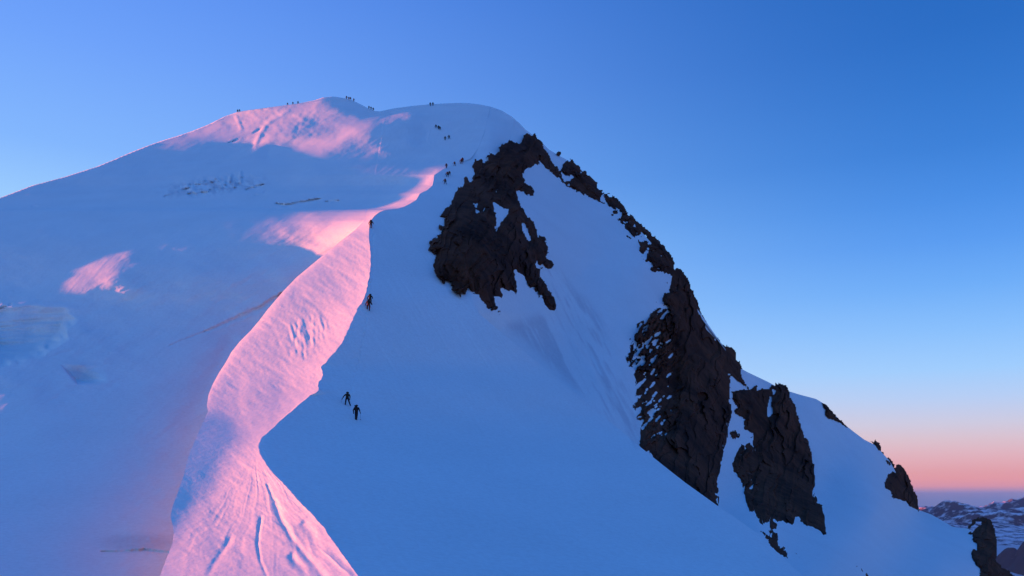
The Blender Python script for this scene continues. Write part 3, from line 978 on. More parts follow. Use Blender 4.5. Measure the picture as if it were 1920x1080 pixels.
HOLES1 = [[(925, 380), (932, 385), (940, 389), (952, 392.5), (954, 400), (942, 413), (936, 421), (932, 438), (929, 436), (931, 408), (927.5, 395)],
          [(980, 419), (987, 422), (990, 432), (995, 445), (997, 451), (990, 450), (985, 440), (981, 428)],
          [(928, 364), (931, 353), (933, 354), (930, 366)], [(889, 381), (895, 381), (893, 392), (897, 396), (905, 394), (908, 388), (911, 389), (908, 397), (893, 399)]]
RIB_A = [(1056, 341), (1052, 331), (1048, 322), (1055, 312), (1062, 303), (1065, 298), (1075, 303), (1083, 308), (1092, 320), (1102, 327), (1110, 335), (1117, 343), (1120, 352), (1128, 356), (1132, 360), (1138, 363), (1149, 367), (1157, 373),
         (1167, 382), (1173, 392), (1176, 399), (1168, 396), (1153, 392), (1137, 384), (1123, 379), (1102, 367), (1085, 358), (1063, 347)]
HOLES_A = [[(1049, 326), (1053, 322), (1062, 330), (1072, 326), (1077, 332), (1073, 338), (1060, 341), (1053, 338)], [(1126, 358), (1131, 361), (1134, 372), (1137, 381), (1124, 378), (1128, 368)]]
RIB_B = [(1173, 393), (1177.5, 402), (1183, 403), (1192, 412), (1203, 420), (1211, 428), (1218, 437), (1225, 444), (1235, 450), (1243, 460), (1249, 470), (1258, 478), (1263, 490), (1268, 503), (1270, 516), (1257.5, 521), (1255, 517.5), (1243, 510),
         (1228, 510), (1217, 507.5), (1221, 499), (1223, 492), (1203, 493), (1203, 483), (1202, 475), (1195, 467), (1197, 457), (1195, 449), (1202, 443), (1190, 447), (1180, 448), (1173, 445), (1175, 437), (1169, 432), (1172, 422), (1163, 417),
         (1159, 413), (1163, 408), (1168, 398)]
HOLES_B = [[(1198, 446), (1208, 441), (1212, 445), (1206, 452), (1200, 452)], [(1205, 480), (1210, 470), (1215, 466), (1213, 478), (1208, 484)]]
WALL = [(1268, 503), (1275, 505), (1283, 510), (1287, 518), (1292, 531), (1293, 537), (1298, 550), (1307.5, 562), (1312, 578), (1317, 592), (1323, 607), (1326, 618), (1335, 627), (1341, 635), (1346, 632), (1349, 637), (1349, 643), (1361, 649),
        (1372, 656), (1378, 657), (1382, 663), (1382.5, 673), (1388, 683), (1392.5, 691), (1387, 691), (1387, 698), (1395, 713), (1403, 723), (1406, 733), (1392, 723), (1383, 715), (1375, 705), (1363, 697), (1367, 705), (1368, 718), (1367, 740),
        (1368, 757), (1372, 777), (1365, 795), (1364, 820), (1360, 837), (1357.5, 857), (1353, 877), (1352, 890), (1352, 927), (1345, 965), (1335, 985), (1290, 945), (1222, 890), (1222, 857), (1218, 843), (1208, 848), (1200, 838), (1197, 827),
        (1200, 817), (1200, 803), (1205, 790), (1193, 787), (1189, 768), (1189, 757), (1193, 745), (1192.5, 737), (1193, 727), (1192, 713), (1190, 702), (1190, 690), (1180, 685), (1175, 673), (1178, 658), (1177.5, 645), (1182, 632), (1186, 617),
        (1195, 603), (1208, 597), (1223, 585), (1237, 578), (1253, 580), (1254, 573), (1245, 572), (1241, 560), (1245, 550), (1252.5, 547), (1252, 542), (1257, 533), (1257.5, 522), (1262, 512)]
PILLAR = [(1403, 732), (1418, 723), (1419, 733), (1437, 728), (1440, 732), (1447, 723), (1454, 725), (1455, 719.5), (1465, 722), (1473, 723), (1478, 730), (1482, 737), (1482, 745), (1488, 757), (1493, 772), (1497.5, 788), (1503, 805), (1510, 820),
          (1518, 833), (1522.5, 850), (1525, 867), (1527, 880), (1530, 908), (1533, 928), (1542, 943), (1546, 963), (1547, 980), (1550, 1003), (1543, 1001), (1523, 990), (1507, 985), (1493, 977), (1492, 986), (1482, 984), (1468, 983), (1460, 978),
          (1451, 975), (1457, 982), (1455, 992), (1440, 999), (1438, 987), (1428, 985), (1420, 977), (1410, 967), (1402, 952), (1397, 937), (1392, 913), (1387, 897), (1377, 885), (1372, 867), (1375, 850), (1388, 833), (1407, 830), (1410, 813),
          (1398, 803), (1398, 793), (1392, 782), (1378, 773), (1378, 768), (1385, 765), (1380, 757), (1372, 740), (1367, 733), (1372, 731), (1390, 732)]
HOLES_P = [[(1448, 726), (1457, 733), (1447, 748), (1448, 758), (1448, 775), (1440, 782), (1436, 772), (1440, 755), (1442, 747), (1447, 737)]]
TOE = [(1438, 990), (1447, 984), (1456, 984), (1456, 994), (1460, 1003), (1463, 1013), (1473, 1022), (1477.5, 1033), (1478, 1043), (1483, 1052), (1468, 1044), (1455, 1035), (1442, 1022), (1432, 1008), (1422, 994), (1430, 995), (1440, 1000)]
TOWER = [(1814, 991), (1823, 977), (1833, 971), (1846, 971), (1858, 975), (1863, 988), (1865, 1000), (1869, 1014), (1869, 1029), (1867, 1053), (1881, 1066), (1892, 1071), (1901, 1080), (1905, 1090), (1912, 1125), (1832, 1125), (1838.5, 1080),
         (1840, 1066), (1831, 1060), (1823, 1046), (1819, 1036), (1824, 1028.5), (1835, 1036), (1830, 1021), (1823, 1013), (1823, 1004), (1816, 1000), (1826, 997), (1835, 988), (1844, 982.5), (1835, 975), (1828, 979), (1822.6, 986)]

rock('rock_buttress', 'large dark brown buttress of splintered rock below the dome, widest rock left of the couloir', BUTTRESS, HOLES1, thick=5.5, rot=0.35, stretch=2.4, cell=24, blocks=True, seed=5, snow=0.0, rough=2.4, cat='rock buttress')
rock('rock_outcrop', 'single small pointed slab of rock just under the lower tip of the big buttress', [(932, 582), (937, 578), (941, 588), (944, 603), (938, 600), (932, 590)], thick=1.2, cell=8, seed=8, cat='rock')
rock('rock_rib', 'dark rock rib along the skyline right of the dome, ending at a small snow notch', RIB_A, HOLES_A, thick=3.0, rot=-0.7, cell=16, back=True, speck=speck_rib(0.12, 31), blocks=True, seed=12, snow=0.0, cat='rock rib')
rock('rock_rib', 'stepped dark rock rib on the right skyline between snow notch and tall rock wall', RIB_B, HOLES_B, thick=3.5, rot=-0.7, cell=18, back=True, speck=speck_rib(0.18, 33), blocks=True, seed=14, snow=0.0, cat='rock rib')
rock('rock_wall', 'tall dark rock wall with snow-speckled left edge, largest rock on the right', WALL, thick=7.0, rot=0.12, stretch=3.4, cell=30, back=True, speck=speck_wall, blocks=True, seed=17, snow=0.0, rough=2.0, cat='rock wall')
rock('rock_pillar', 'broad dark rock pillar right of the tall wall, thin snow streak near its top', PILLAR, HOLES_P, thick=6.0, rot=0.1, stretch=3.4, cell=26, back=True, blocks=True, seed=21, snow=0.0, rough=2.2, cat='rock pillar')
rock('rock_outcrop', 'small lobed rock toe hanging below the lower left corner of the broad pillar', TOE, thick=2.0, cell=14, rough=0.9, step=1.0, seed=24, cat='rock')
rock('rock_outcrop', 'patch of rubble showing in the narrow snow gully between wall and pillar', [(1367, 810), (1378, 807), (1388, 813), (1390, 822), (1378, 825), (1368, 820)], thick=1.0, cell=8, seed=25, speck=speck_rib(0.3, 38), cat='rock')
rock('rock_outcrop', 'small dark rock on the smooth snow shoulder right of the broad pillar', [(1542, 756), (1548, 759), (1557, 768), (1568, 781), (1575, 788), (1582, 794), (1588, 801), (1578, 794), (1563, 786), (1552, 784), (1549, 780), (1548, 769)], thick=1.6, cell=10, back=True, seed=26, step=1.0, rough=1.0, cat='rock')
rock('rock_outcrop', 'little horned rock standing on the lower right skyline', [(1632, 827), (1638, 829), (1641, 825), (1643, 829), (1648, 831), (1651, 840), (1651, 847), (1655.5, 849), (1655, 856), (1648, 849), (1641, 840), (1637, 831)], thick=1.6, cell=9, back=True, seed=27, step=1.0, rough=0.9, cat='rock')
rock('rock_outcrop', 'small rock touching the upper left of the black rock hump on the lower skyline', [(1659, 858), (1664, 861), (1665.5, 857), (1674, 867), (1678, 876), (1670, 877), (1662, 873), (1659, 864)], thick=1.6, cell=9, back=True, seed=28, step=1.0, rough=0.9, cat='rock')
rock('rock_hump', 'black rounded rock hump on the lower right skyline against the pink sky', [(1670, 878), (1679, 878), (1683, 870), (1689, 872), (1700, 889), (1708, 907), (1718, 929), (1722, 958), (1708, 951), (1697, 940), (1683, 937), (1673, 933), (1672, 922), (1661, 915.5), (1660, 902), (1665.5, 889)], thick=4, cell=16, back=True, seed=29, step=1.0, rough=1.3, cat='rock')
rock('rock_tower', 'black rock tower with a snow hollow near its top, bottom right corner', TOWER, thick=5, cell=20, stretch=1.6, back=True, seed=30, step=1.2, rough=1.6, cat='rock tower')
rock('rock_outcrop', 'thin dark rock strip poking through the snow at the bottom edge', [(1598.6, 1051), (1606.6, 1056), (1622.5, 1070), (1631, 1079), (1638, 1090), (1621, 1083), (1608, 1068), (1600, 1060)], thick=0.8, cell=9, seed=34, step=1.0, rough=1.0, cat='rock')
for k, (px, py, r, lab) in enumerate([
        (1493, 1038, 5, 'larger of two dark stones in the snow right of the rock toe'), (1499, 1046, 3.5, 'smaller of two dark stones in the snow right of the rock toe'),
        (1460, 1043, 5, 'flat dark stone in the snow just left of the rock toe'), (1154, 398, 5, 'dark boulder in the snow just below the notch between the skyline ribs'),
        (1148, 403, 2.5, 'tiny stone left of the boulder below the skyline notch'), (1048, 288, 4, 'lone dark stone on the snowy skyline right of the buttress top'),
        (1249, 530, 6, 'dark stone in the snow bay left of the upper rock wall'), (1189, 490, 3, 'tiny stone in the snow left of the stepped skyline rib'),
        (898, 598, 4, 'thin dark stone in the snow below left of the big buttress tip'), (1231, 566, 2.5, 'tiny stone left of the neck of the tall rock wall'), (1466, 1012, 5, 'narrow stone at the right side of the rock toe')]):
    rng = np.random.RandomState(90 + k)
    an = np.linspace(0, 2 * np.pi, 9)[:-1]
    el = 0.8 if k in (0, 1, 2, 8) else 0.0
    pts = []
    for t in an:
        q = r * (0.75 + 0.4 * rng.rand())
        u, v = math.cos(t) * q, math.sin(t) * q * (0.55 if el else 0.85)
        pts.append((px + u * math.cos(el) - v * math.sin(el), py + u * math.sin(el) + v * math.cos(el)))
    rock('stone', lab, pts, thick=0.5, cell=5, seed=60 + k, step=0.8, rough=0.5, cat='stone', back=(k == 5))


# ------------------------------------------------------------------ far below: sea of cloud, snowy ranges, a darker near hill, and the air between
LOW = -900.0


def cloud_sea():
    m, nt, b = new_mat('cloud_top')
    N, L = nt.nodes, nt.links
    tc = N.new('ShaderNodeTexCoord')
    n1 = N.new('ShaderNodeTexNoise'); n1.inputs['Scale'].default_value = 0.0006; n1.inputs['Detail'].default_value = 6
    L.new(tc.outputs['Object'], n1.inputs['Vector'])
    r = N.new('ShaderNodeMapRange'); r.inputs['To Min'].default_value = 0.55; r.inputs['To Max'].default_value = 0.82
    L.new(n1.outputs[0], r.inputs['Value'])
    c = N.new('ShaderNodeCombineXYZ')
    for i in range(3):
        L.new(r.outputs[0], c.inputs[i])
    L.new(c.outputs[0], b.inputs['Base Color'])
    b.inputs['Roughness'].default_value = 1.0; b.inputs['Specular IOR Level'].default_value = 0.0
    bp = N.new('ShaderNodeBump'); bp.inputs['Strength'].default_value = 0.35; bp.inputs['Distance'].default_value = 60.0
    L.new(n1.outputs[0], bp.inputs['Height']); L.new(bp.outputs[0], b.inputs['Normal'])
    rad = np.r_[0.01, np.geomspace(300, 70000, 60)]
    an = np.linspace(0, 2 * np.pi, 97)[:-1]
    Rr, A = np.meshgrid(rad, an, indexing='ij')
    X, Y = Rr * np.sin(A), Rr * np.cos(A)
    Z = LOW + 26.0 * fbm(X / 1500.0, Y / 1500.0, 3, 81) * np.exp(-Rr / 30000.0)
    V = np.stack([X, Y, Z], -1).reshape(-1, 3)
    I = np.arange(X.size).reshape(X.shape); J = np.roll(I, -1, 1)
    f = np.stack([I[:-1], J[:-1], J[1:], I[1:]], -1).reshape(-1, 4)
    return mesh_obj('sea_of_clouds', V, f, m, kind='structure')


def far_material(name, dark=False):
    m, nt, b = new_mat(name)
    N, L = nt.nodes, nt.links
    tc = N.new('ShaderNodeTexCoord'); ge = N.new('ShaderNodeNewGeometry')
    sp = N.new('ShaderNodeSeparateXYZ'); L.new(ge.outputs['Normal'], sp.inputs[0])
    n1 = N.new('ShaderNodeTexNoise'); n1.inputs['Scale'].default_value = 0.004; n1.inputs['Detail'].default_value = 8; n1.inputs['Roughness'].default_value = 0.65
    L.new(tc.outputs['Object'], n1.inputs['Vector'])
    add = N.new('ShaderNodeMath'); add.operation = 'MULTIPLY_ADD'
    L.new(sp.outputs['Z'], add.inputs[0]); add.inputs[1].default_value = 0.9; L.new(n1.outputs[0], add.inputs[2])
    r = N.new('ShaderNodeValToRGB')
    lo = 1.42 if dark else 1.27
    r.color_ramp.elements[0].position = 0.0; r.color_ramp.elements[1].position = 1.0
    mr = N.new('ShaderNodeMapRange'); mr.inputs['From Min'].default_value = lo; mr.inputs['From Max'].default_value = lo + 0.16
    L.new(add.outputs[0], mr.inputs['Value']); L.new(mr.outputs[0], r.inputs[0])
    r.color_ramp.elements[0].color = (0.075, 0.065, 0.06, 1); r.color_ramp.elements[1].color = (0.75, 0.8, 0.84, 1)
    L.new(r.outputs[0], b.inputs['Base Color'])
    b.inputs['Roughness'].default_value = 0.95; b.inputs['Specular IOR Level'].default_value = 0.05
    return m


def range_mesh(name, px0, px1, r0, r1, nu, nv, height, mat):
    px = np.linspace(px0, px1, nu); rr = np.linspace(r0, r1, nv)
    PX, RR = np.meshgrid(px, rr)
    az = np.arctan((PX - W / 2) / F / (CT + 0.235 * ST))
    X, Y = RR * np.sin(az), RR * np.cos(az)
    Z = LOW - 60 + height(X, Y, PX, RR)
    V = np.stack([X, Y, Z], -1).reshape(-1, 3)
    I = np.arange(X.size).reshape(X.shape)
    f = np.stack([I[:-1, :-1], I[:-1, 1:], I[1:, 1:], I[1:, :-1]], -1).reshape(-1, 4)
    return mesh_obj(name, V, f, mat, kind='structure')


def ridged(x, y, octs, seed):
    s = 0; a = 1; t = 0; w = 1.0
    for o in range(octs):
        n = 1 - np.abs(vnoise(x * 2.03 ** o + 31.7 * o, y * 2.03 ** o + 11.9 * o, seed + o)) * 1.6
        n = np.clip(n, 0, 1) ** 2 * w
        s = s + a * n; t += a; w = np.clip(n * 1.6, 0.25, 1); a *= 0.5
    return s / t


def h_far(X, Y, PX, RR):
    e = sstep(18900, 20600, RR) * (1 - sstep(40000, 47000, RR)) * sstep(600, 800, PX) * (1 - sstep(2700, 2900, PX))
    up = 0.86 + 0.22 * sstep(1850, 1930, PX)
    big = ridged(X / 4300.0, Y / 3400.0, 6, 91)
    return e * (90 + 900 * (0.10 + 1.12 * big) * (0.66 + 0.24 * sstep(20500, 27500, RR)) * up)


def h_near(X, Y, PX, RR):
    q = (np.maximum(np.abs(PX - 1985) - 40, 0) / 62.0) ** 2 + ((RR - 13600) / 1500.0) ** 2
    q2 = ((PX - 1882) / 30.0) ** 2 + ((RR - 14300) / 900.0) ** 2
    r = ridged(X / 700.0, Y / 700.0, 5, 97)
    return np.maximum(np.exp(-q ** 1.5) * (330 + 200 * r), np.exp(-q2) * (270 + 110 * r))


def h_shade_range(X, Y, PX, RR):
    e = sstep(250, 420, PX) * (1 - sstep(1590, 1690, PX)) * sstep(8800, 10800, RR) * (1 - sstep(34000, 38000, RR))
    return np.minimum(e * (900 + 700 * ridged(X / 4200.0, Y / 4200.0, 5, 111)), 1150 + 60 * vnoise(X / 700.0, Y / 700.0, 112))


cloud_sea()
range_mesh('added_shade_range', 230, 1700, 8500, 38500, 320, 240, h_shade_range, far_material('shade_range_rock'))  # unseen range, added to cast shade on the far mountains and cloud sea
range_mesh('far_mountains', 550, 2900, 18800, 47500, 900, 300, h_far, far_material('far_range'))
range_mesh('rocky_hill', 1780, 2350, 11200, 16800, 260, 180, h_near, far_material('dark_hill', True))

if HAZE > 0:
    hm = bpy.data.materials.new('air')
    hm.use_nodes = True
    nt = hm.node_tree; nt.nodes.clear()
    ho = nt.nodes.new('ShaderNodeOutputMaterial'); hv = nt.nodes.new('ShaderNodeVolumePrincipled')
    hv.inputs['Color'].default_value = (0.16, 0.46, 1.0, 1)
    hv.inputs['Density'].default_value = HAZE
    hv.inputs['Anisotropy'].default_value = 0.0
    nt.links.new(hv.outputs[0], ho.inputs['Volume'])
    bx = [(-71000, 71000), (-71000, 71000), (LOW - 62, 275.0)]
    V = [(x, y, z) for x in bx[0] for y in bx[1] for z in bx[2]]
    f = np.array([(0, 1, 3, 2), (4, 6, 7, 5), (0, 4, 5, 1), (2, 3, 7, 6), (0, 2, 6, 4), (1, 5, 7, 3)])
    mesh_obj('haze', V, f, hm, smooth=False, kind='stuff')


# ------------------------------------------------------------------ climbers
def depth_at(px, py):
    """distance of the snow surface in a given direction"""
    i = min(max((py - G.ys[0]) / (G.ys[1] - G.ys[0]), 0), len(G.ys) - 1.001)
    r = int(i); f = i - r
    out = []
    for k in (r, r + 1):
        for s_ in range(4):
            xs = G.X[s_][k]
            if xs[0] <= px <= xs[-1]:
                out.append(np.interp(px, xs, G.D[s_][k]))
                break
    return out[0] * (1 - f) + out[-1] * f


def cloth(name, c, rough=0.8):
    m, nt, b = new_mat(name)
    n = nt.nodes.new('ShaderNodeTexNoise'); n.inputs['Scale'].default_value = 9.0; n.inputs['Detail'].default_value = 4
    r = nt.nodes.new('ShaderNodeValToRGB')
    r.color_ramp.elements[0].color = (*[v * 0.75 for v in c], 1); r.color_ramp.elements[1].color = (*[min(v * 1.2, 1) for v in c], 1)
    tc = nt.nodes.new('ShaderNodeTexCoord')
    nt.links.new(tc.outputs['Object'], n.inputs['Vector']); nt.links.new(n.outputs[0], r.inputs[0]); nt.links.new(r.outputs[0], b.inputs['Base Color'])
    b.inputs['Roughness'].default_value = rough; b.inputs['Specular IOR Level'].default_value = 0.2
    return m


BLACK = cloth('black_cloth', (0.014, 0.013, 0.014)); NAVY = cloth('navy_cloth', (0.013, 0.015, 0.026)); BROWN = cloth('brown_cloth', (0.045, 0.020, 0.013)); OLIVE = cloth('olive_cloth', (0.024, 0.022, 0.014))
BOOT = cloth('boot_leather', (0.012, 0.010, 0.010)); FACE = cloth('skin', (0.38, 0.20, 0.14)); RED = cloth('red_cloth', (0.13, 0.022, 0.016)); METAL = cloth('pole_metal', (0.16, 0.17, 0.19), 0.4)
SHELL = cloth('helmet_shell', (0.030, 0.026, 0.028), 0.5)

# joints: name -> (x right, y forward, z up, radius)
POSES = {
    'stride': {'pelvis': (0, 0, .95, .145), 'belly': (0, .03, 1.10, .15), 'chest': (0, .07, 1.30, .175), 'neck': (0, .10, 1.47, .065), 'head': (.0, .14, 1.60, .105), 'crown': (0, .14, 1.70, .085), 'nose': (0, .245, 1.60, .022),
               'hipL': (-.10, 0, .90, .105), 'kneeL': (-.14, .06, .50, .078), 'ankL': (-.17, .02, .09, .058), 'toeL': (-.18, .17, .045, .045),
               'hipR': (.10, 0, .90, .105), 'kneeR': (.20, -.02, .48, .078), 'ankR': (.34, -.14, .05, .058), 'toeR': (.37, 0, .02, .045),
               'shL': (-.20, .07, 1.38, .085), 'elL': (-.37, .10, 1.13, .062), 'haL': (-.46, .26, .93, .042), 'shR': (.20, .07, 1.38, .085), 'elR': (.28, .02, 1.10, .062), 'haR': (.27, .16, .88, .042)},
    'stand': {'pelvis': (0, 0, .95, .145), 'belly': (0, .01, 1.10, .155), 'chest': (0, .03, 1.30, .18), 'neck': (0, .05, 1.48, .065), 'head': (0, .08, 1.61, .105), 'crown': (0, .08, 1.71, .085), 'nose': (0, .185, 1.61, .022),
              'hipL': (-.085, 0, .90, .105), 'kneeL': (-.07, .05, .49, .078), 'ankL': (-.06, .0, .08, .058), 'toeL': (-.09, .15, .045, .045),
              'hipR': (.085, 0, .90, .105), 'kneeR': (.08, .02, .49, .078), 'ankR': (.06, -.05, .08, .058), 'toeR': (.08, .09, .045, .045),
              'shL': (-.20, .03, 1.38, .09), 'elL': (-.30, .0, 1.11, .066), 'haL': (-.31, .12, .88, .042), 'shR': (.20, .03, 1.38, .09), 'elR': (.30, .0, 1.11, .066), 'haR': (.33, .14, .90, .042)},
    'climb': {'pelvis': (0, 0, .86, .145), 'belly': (0, .08, 1.00, .15), 'chest': (0, .20, 1.18, .175), 'neck': (0, .29, 1.32, .065), 'head': (0, .35, 1.43, .105), 'crown': (0, .37, 1.53, .085), 'nose': (0, .45, 1.42, .022),
              'hipL': (-.10, 0, .82, .105), 'kneeL': (-.13, .26, .55, .078), 'ankL': (-.12, .20, .20, .058), 'toeL': (-.13, .34, .17, .045),
              'hipR': (.10, 0, .82, .105), 'kneeR': (.12, .02, .45, .078), 'ankR': (.12, -.16, .08, .058), 'toeR': (.14, -.02, .045, .045),
              'shL': (-.20, .20, 1.26, .085), 'elL': (-.31, .25, 1.00, .062), 'haL': (-.30, .46, .92, .042), 'shR': (.20, .20, 1.26, .085), 'elR': (.31, .22, 1.00, .062), 'haR': (.32, .44, .98, .042)},
}
BONES = [('pelvis', 'belly', 0), ('belly', 'chest', 0), ('chest', 'neck', 0), ('neck', 'head', 3), ('head', 'crown', 3), ('head', 'nose', 3), ('pelvis', 'hipL', 1), ('hipL', 'kneeL', 1), ('kneeL', 'ankL', 1), ('ankL', 'toeL', 2),
         ('pelvis', 'hipR', 1), ('hipR', 'kneeR', 1), ('kneeR', 'ankR', 1), ('ankR', 'toeR', 2), ('chest', 'shL', 0), ('shL', 'elL', 0), ('elL', 'haL', 0), ('chest', 'shR', 0), ('shR', 'elR', 0), ('elR', 'haR', 0)]


def glove(J, side):
    """extra joints: palm, four fingers curled round a shaft, and a thumb"""
    h = Vector(J['ha' + side][:3]); e = Vector(J['el' + side][:3])
    d = (h - e).normalized(); s = -1 if side == 'L' else 1
    up = Vector((0, 0, 1)); across = d.cross(up).normalized()
    out = []
    palm = h + d * 0.07
    out.append(('ha' + side, 'palm' + side, palm, .038))
    for k in range(4):
        a = palm + across * (0.027 * (k - 1.5)) + d * (0.045 - 0.006 * abs(k - 1))
        b = a + d * 0.015 - up * 0.035
        out.append(('palm' + side, f'f{k}a{side}', a, .012)); out.append((f'f{k}a{side}', f'f{k}b{side}', b, .0105))
    out.append(('palm' + side, 'th' + side, palm - across * s * 0.05 + d * 0.01 - up * 0.015, .013))
    return out


def body_mesh(pose):
    J = POSES[pose]
    bm = bmesh.new()
    lay = bm.verts.layers.skin.verify()
    vs = {}
    for k, (x, y, z, r) in J.items():
        v = bm.verts.new((x, y, z)); v[lay].radius = (r, r); vs[k] = v
    vs['pelvis'][lay].use_root = True
    segs = []
    for a, b, mi in BONES:
        bm.edges.new((vs[a], vs[b])); segs.append((Vector(J[a][:3]), Vector(J[b][:3]), mi))
    for side in 'LR':
        for a, b, p, r in glove(J, side):
            v = bm.verts.new(p); v[lay].radius = (r, r); vs[b] = v
            bm.edges.new((vs[a], v)); segs.append((vs[a].co.copy(), p.copy(), 2))
    me = bpy.data.meshes.new('body'); bm.to_mesh(me); bm.free()
    o = bpy.data.objects.new('tmp_body', me); COL.objects.link(o)
    sk = o.modifiers.new('skin', 'SKIN'); sk.use_smooth_shade = True
    ss = o.modifiers.new('sub', 'SUBSURF'); ss.levels = 1; ss.render_levels = 1
    dg = bpy.context.evaluated_depsgraph_get(); dg.update()
    out = bpy.data.meshes.new_from_object(o.evaluated_get(dg))
    bpy.data.objects.remove(o); bpy.data.meshes.remove(me)
    mi = []
    for p in out.polygons:
        c = p.center; best = 1e9; bi = 0
        for a, b, m in segs:
            ab = b - a; t = max(0, min(1, (c - a).dot(ab) / max(ab.length_squared, 1e-9)))
            d = (c - a - ab * t).length
            if d < best:
                best, bi = d, m
        mi.append(bi)
    out.materials.clear()
    for m in (BLACK, BLACK, BOOT, FACE):
        out.materials.append(m)
    out.polygons.foreach_set('material_index', mi)
    out.polygons.foreach_set('use_smooth', [True] * len(mi))
    return out


def lathe_box(w, d, h, tiers=6, seg=14, pw=0.55):
    """rounded sack: superellipse rings"""
    V, Fq = [], []
    for i in range(tiers + 1):
        t = i / tiers; z = (t - 0.5) * h
        k = (1 - abs(2 * t - 1) ** 3.0 * 0.75)
        for j in range(seg):
            a = 2 * math.pi * j / seg; c, s = math.cos(a), math.sin(a)
            V.append((w / 2 * k * math.copysign(abs(c) ** pw, c), d / 2 * k * math.copysign(abs(s) ** pw, s), z))
    for i in range(tiers):
        for j in range(seg):
            Fq.append((i * seg + j, i * seg + (j + 1) % seg, (i + 1) * seg + (j + 1) % seg, (i + 1) * seg + j))
    tri = []
    for base, fl in ((0, True), (tiers * seg, False)):
        V.append(tuple(np.mean(V[base:base + seg], 0))); c = len(V) - 1
        for j in range(seg):
            q = (base + j, base + (j + 1) % seg, c)
            tri.append(q[::-1] if fl else q)
    return np.array(V), [np.array(Fq), np.array(tri)]


def dome_cap(r):
    V, Fq = [], []
    seg, ring = 14, 5
    for i in range(ring):
        e = math.radians(-8 + 92 * i / (ring - 1))
        for j in range(seg):
            a = 2 * math.pi * j / seg
            V.append((r * math.cos(e) * math.cos(a), 1.15 * r * math.cos(e) * math.sin(a), r * math.sin(e)))
    for i in range(ring - 1):
        for j in range(seg):
            Fq.append((i * seg + j, i * seg + (j + 1) % seg, (i + 1) * seg + (j + 1) % seg, (i + 1) * seg + j))
    return np.array(V), np.array(Fq)


def stick(name, a, b, r, mat, label, cat, group=None, basket=True):
    a, b = Vector(a), Vector(b)
    d = (b - a).normalized(); s = d.orthogonal().normalized(); t = d.cross(s)
    root = thing(name, label, cat, tuple(b), group)
    def tube(nm, p, q, r0, r1, m):
        V, Fq = [], []
        for c, rr in ((p, r0), (q, r1)):
            for j in range(8):
                w = 2 * math.pi * j / 8
                V.append(tuple(c - b + (s * math.cos(w) + t * math.sin(w)) * rr))
        Fq = [(j, (j + 1) % 8, 8 + (j + 1) % 8, 8 + j) for j in range(8)]
        V.append(tuple(p - b)); V.append(tuple(q - b))
        tri = [((j + 1) % 8, j, 16) for j in range(8)] + [(8 + j, 8 + (j + 1) % 8, 17) for j in range(8)]
        return mesh_obj(nm, np.array(V), [np.array(Fq), np.array(tri)], m, root)
    tube('shaft', a + d * 0.1, b, r * 0.6, r * 0.45, mat)
    tube('grip', a - d * 0.04, a + d * 0.12, r, r * 0.9, BLACK)
    if basket:
        tube('basket', b - d * 0.09, b - d * 0.07, r * 3, r * 3.2, BLACK)
    return root


BODY = {k: body_mesh(k) for k in POSES}
PACK = lathe_box(0.34, 0.24, 0.56)
LID = lathe_box(0.30, 0.22, 0.16)
CAP = dome_cap(0.125)


def dressed(pose, mats):
    me = BODY[pose].copy()
    for i, m in enumerate(mats):
        me.materials[i] = m
    return me


PEOPLE_MESH = {}


def person(px, feet, hpx, pose, label, group=None, jacket=BLACK, legs=BLACK, pack=BLACK, turn=0.0, hat=SHELL, bulk=1.2):
    py = max(feet, float(Ysky(px)) + 0.6)
    d = float(depth_at(px, py))
    p = place(px, py, d)
    axis = d / (CT - (H / 2 - py) / F * ST)
    top = max(v[2] for v in POSES[pose].values()) + 0.09
    sc = min(max(hpx * axis / F / top, 0.80), 1.22)
    root = thing('person', label, 'person', (p[0], p[1], p[2] - 0.03), group)
    root.rotation_euler = (0, 0, turn); root.scale = (sc * bulk, sc * bulk, sc)
    key = (pose, jacket.name, legs.name)
    if key not in PEOPLE_MESH:
        PEOPLE_MESH[key] = dressed(pose, (jacket, legs, BOOT, FACE))
    b = bpy.data.objects.new('body', PEOPLE_MESH[key]); COL.objects.link(b); b.parent = root
    J = POSES[pose]
    c, n = Vector(J['chest'][:3]), Vector(J['neck'][:3])
    lean = math.atan2(n.y - Vector(J['pelvis'][:3]).y, n.z - J['pelvis'][2])
    k = ('pack', pack.name)
    if k not in PEOPLE_MESH:
        a = mesh_obj('backpack', PACK[0], PACK[1], pack); l = mesh_obj('lid', LID[0] + np.array([0, 0, .31]), LID[1], pack)
        PEOPLE_MESH[k] = (a.data, l.data); bpy.data.objects.remove(a); bpy.data.objects.remove(l)
    a = bpy.data.objects.new('backpack', PEOPLE_MESH[k][0]); COL.objects.link(a); a.parent = root
    a.location = (c.x, c.y - 0.25 * math.cos(lean), c.z - 0.02 + 0.1 * math.sin(lean)); a.rotation_euler = (-lean, 0, 0)
    l = bpy.data.objects.new('lid', PEOPLE_MESH[k][1]); COL.objects.link(l); l.parent = a
    k = ('hat', hat.name)
    if k not in PEOPLE_MESH:
        h = mesh_obj('helmet', CAP[0], CAP[1], hat); PEOPLE_MESH[k] = h.data; bpy.data.objects.remove(h)
    h = bpy.data.objects.new('helmet', PEOPLE_MESH[k]); COL.objects.link(h); h.parent = root
    h.location = (J['head'][0], J['head'][1] - 0.005, J['head'][2] + 0.03)
    root['height'] = sc
    bpy.context.view_layer.update()
    return root


def held(root, pose, side, tip, label, group=None):
    J = POSES[pose]
    a = Vector(J['ha' + side][:3]); d = (a - Vector(J['el' + side][:3])).normalized()
    a = a + d * 0.08
    w = root.matrix_world
    stick('trekking_pole', w @ (a + Vector((0, 0, .05))), w @ Vector(tip), 0.022, METAL, label, 'trekking pole', group)


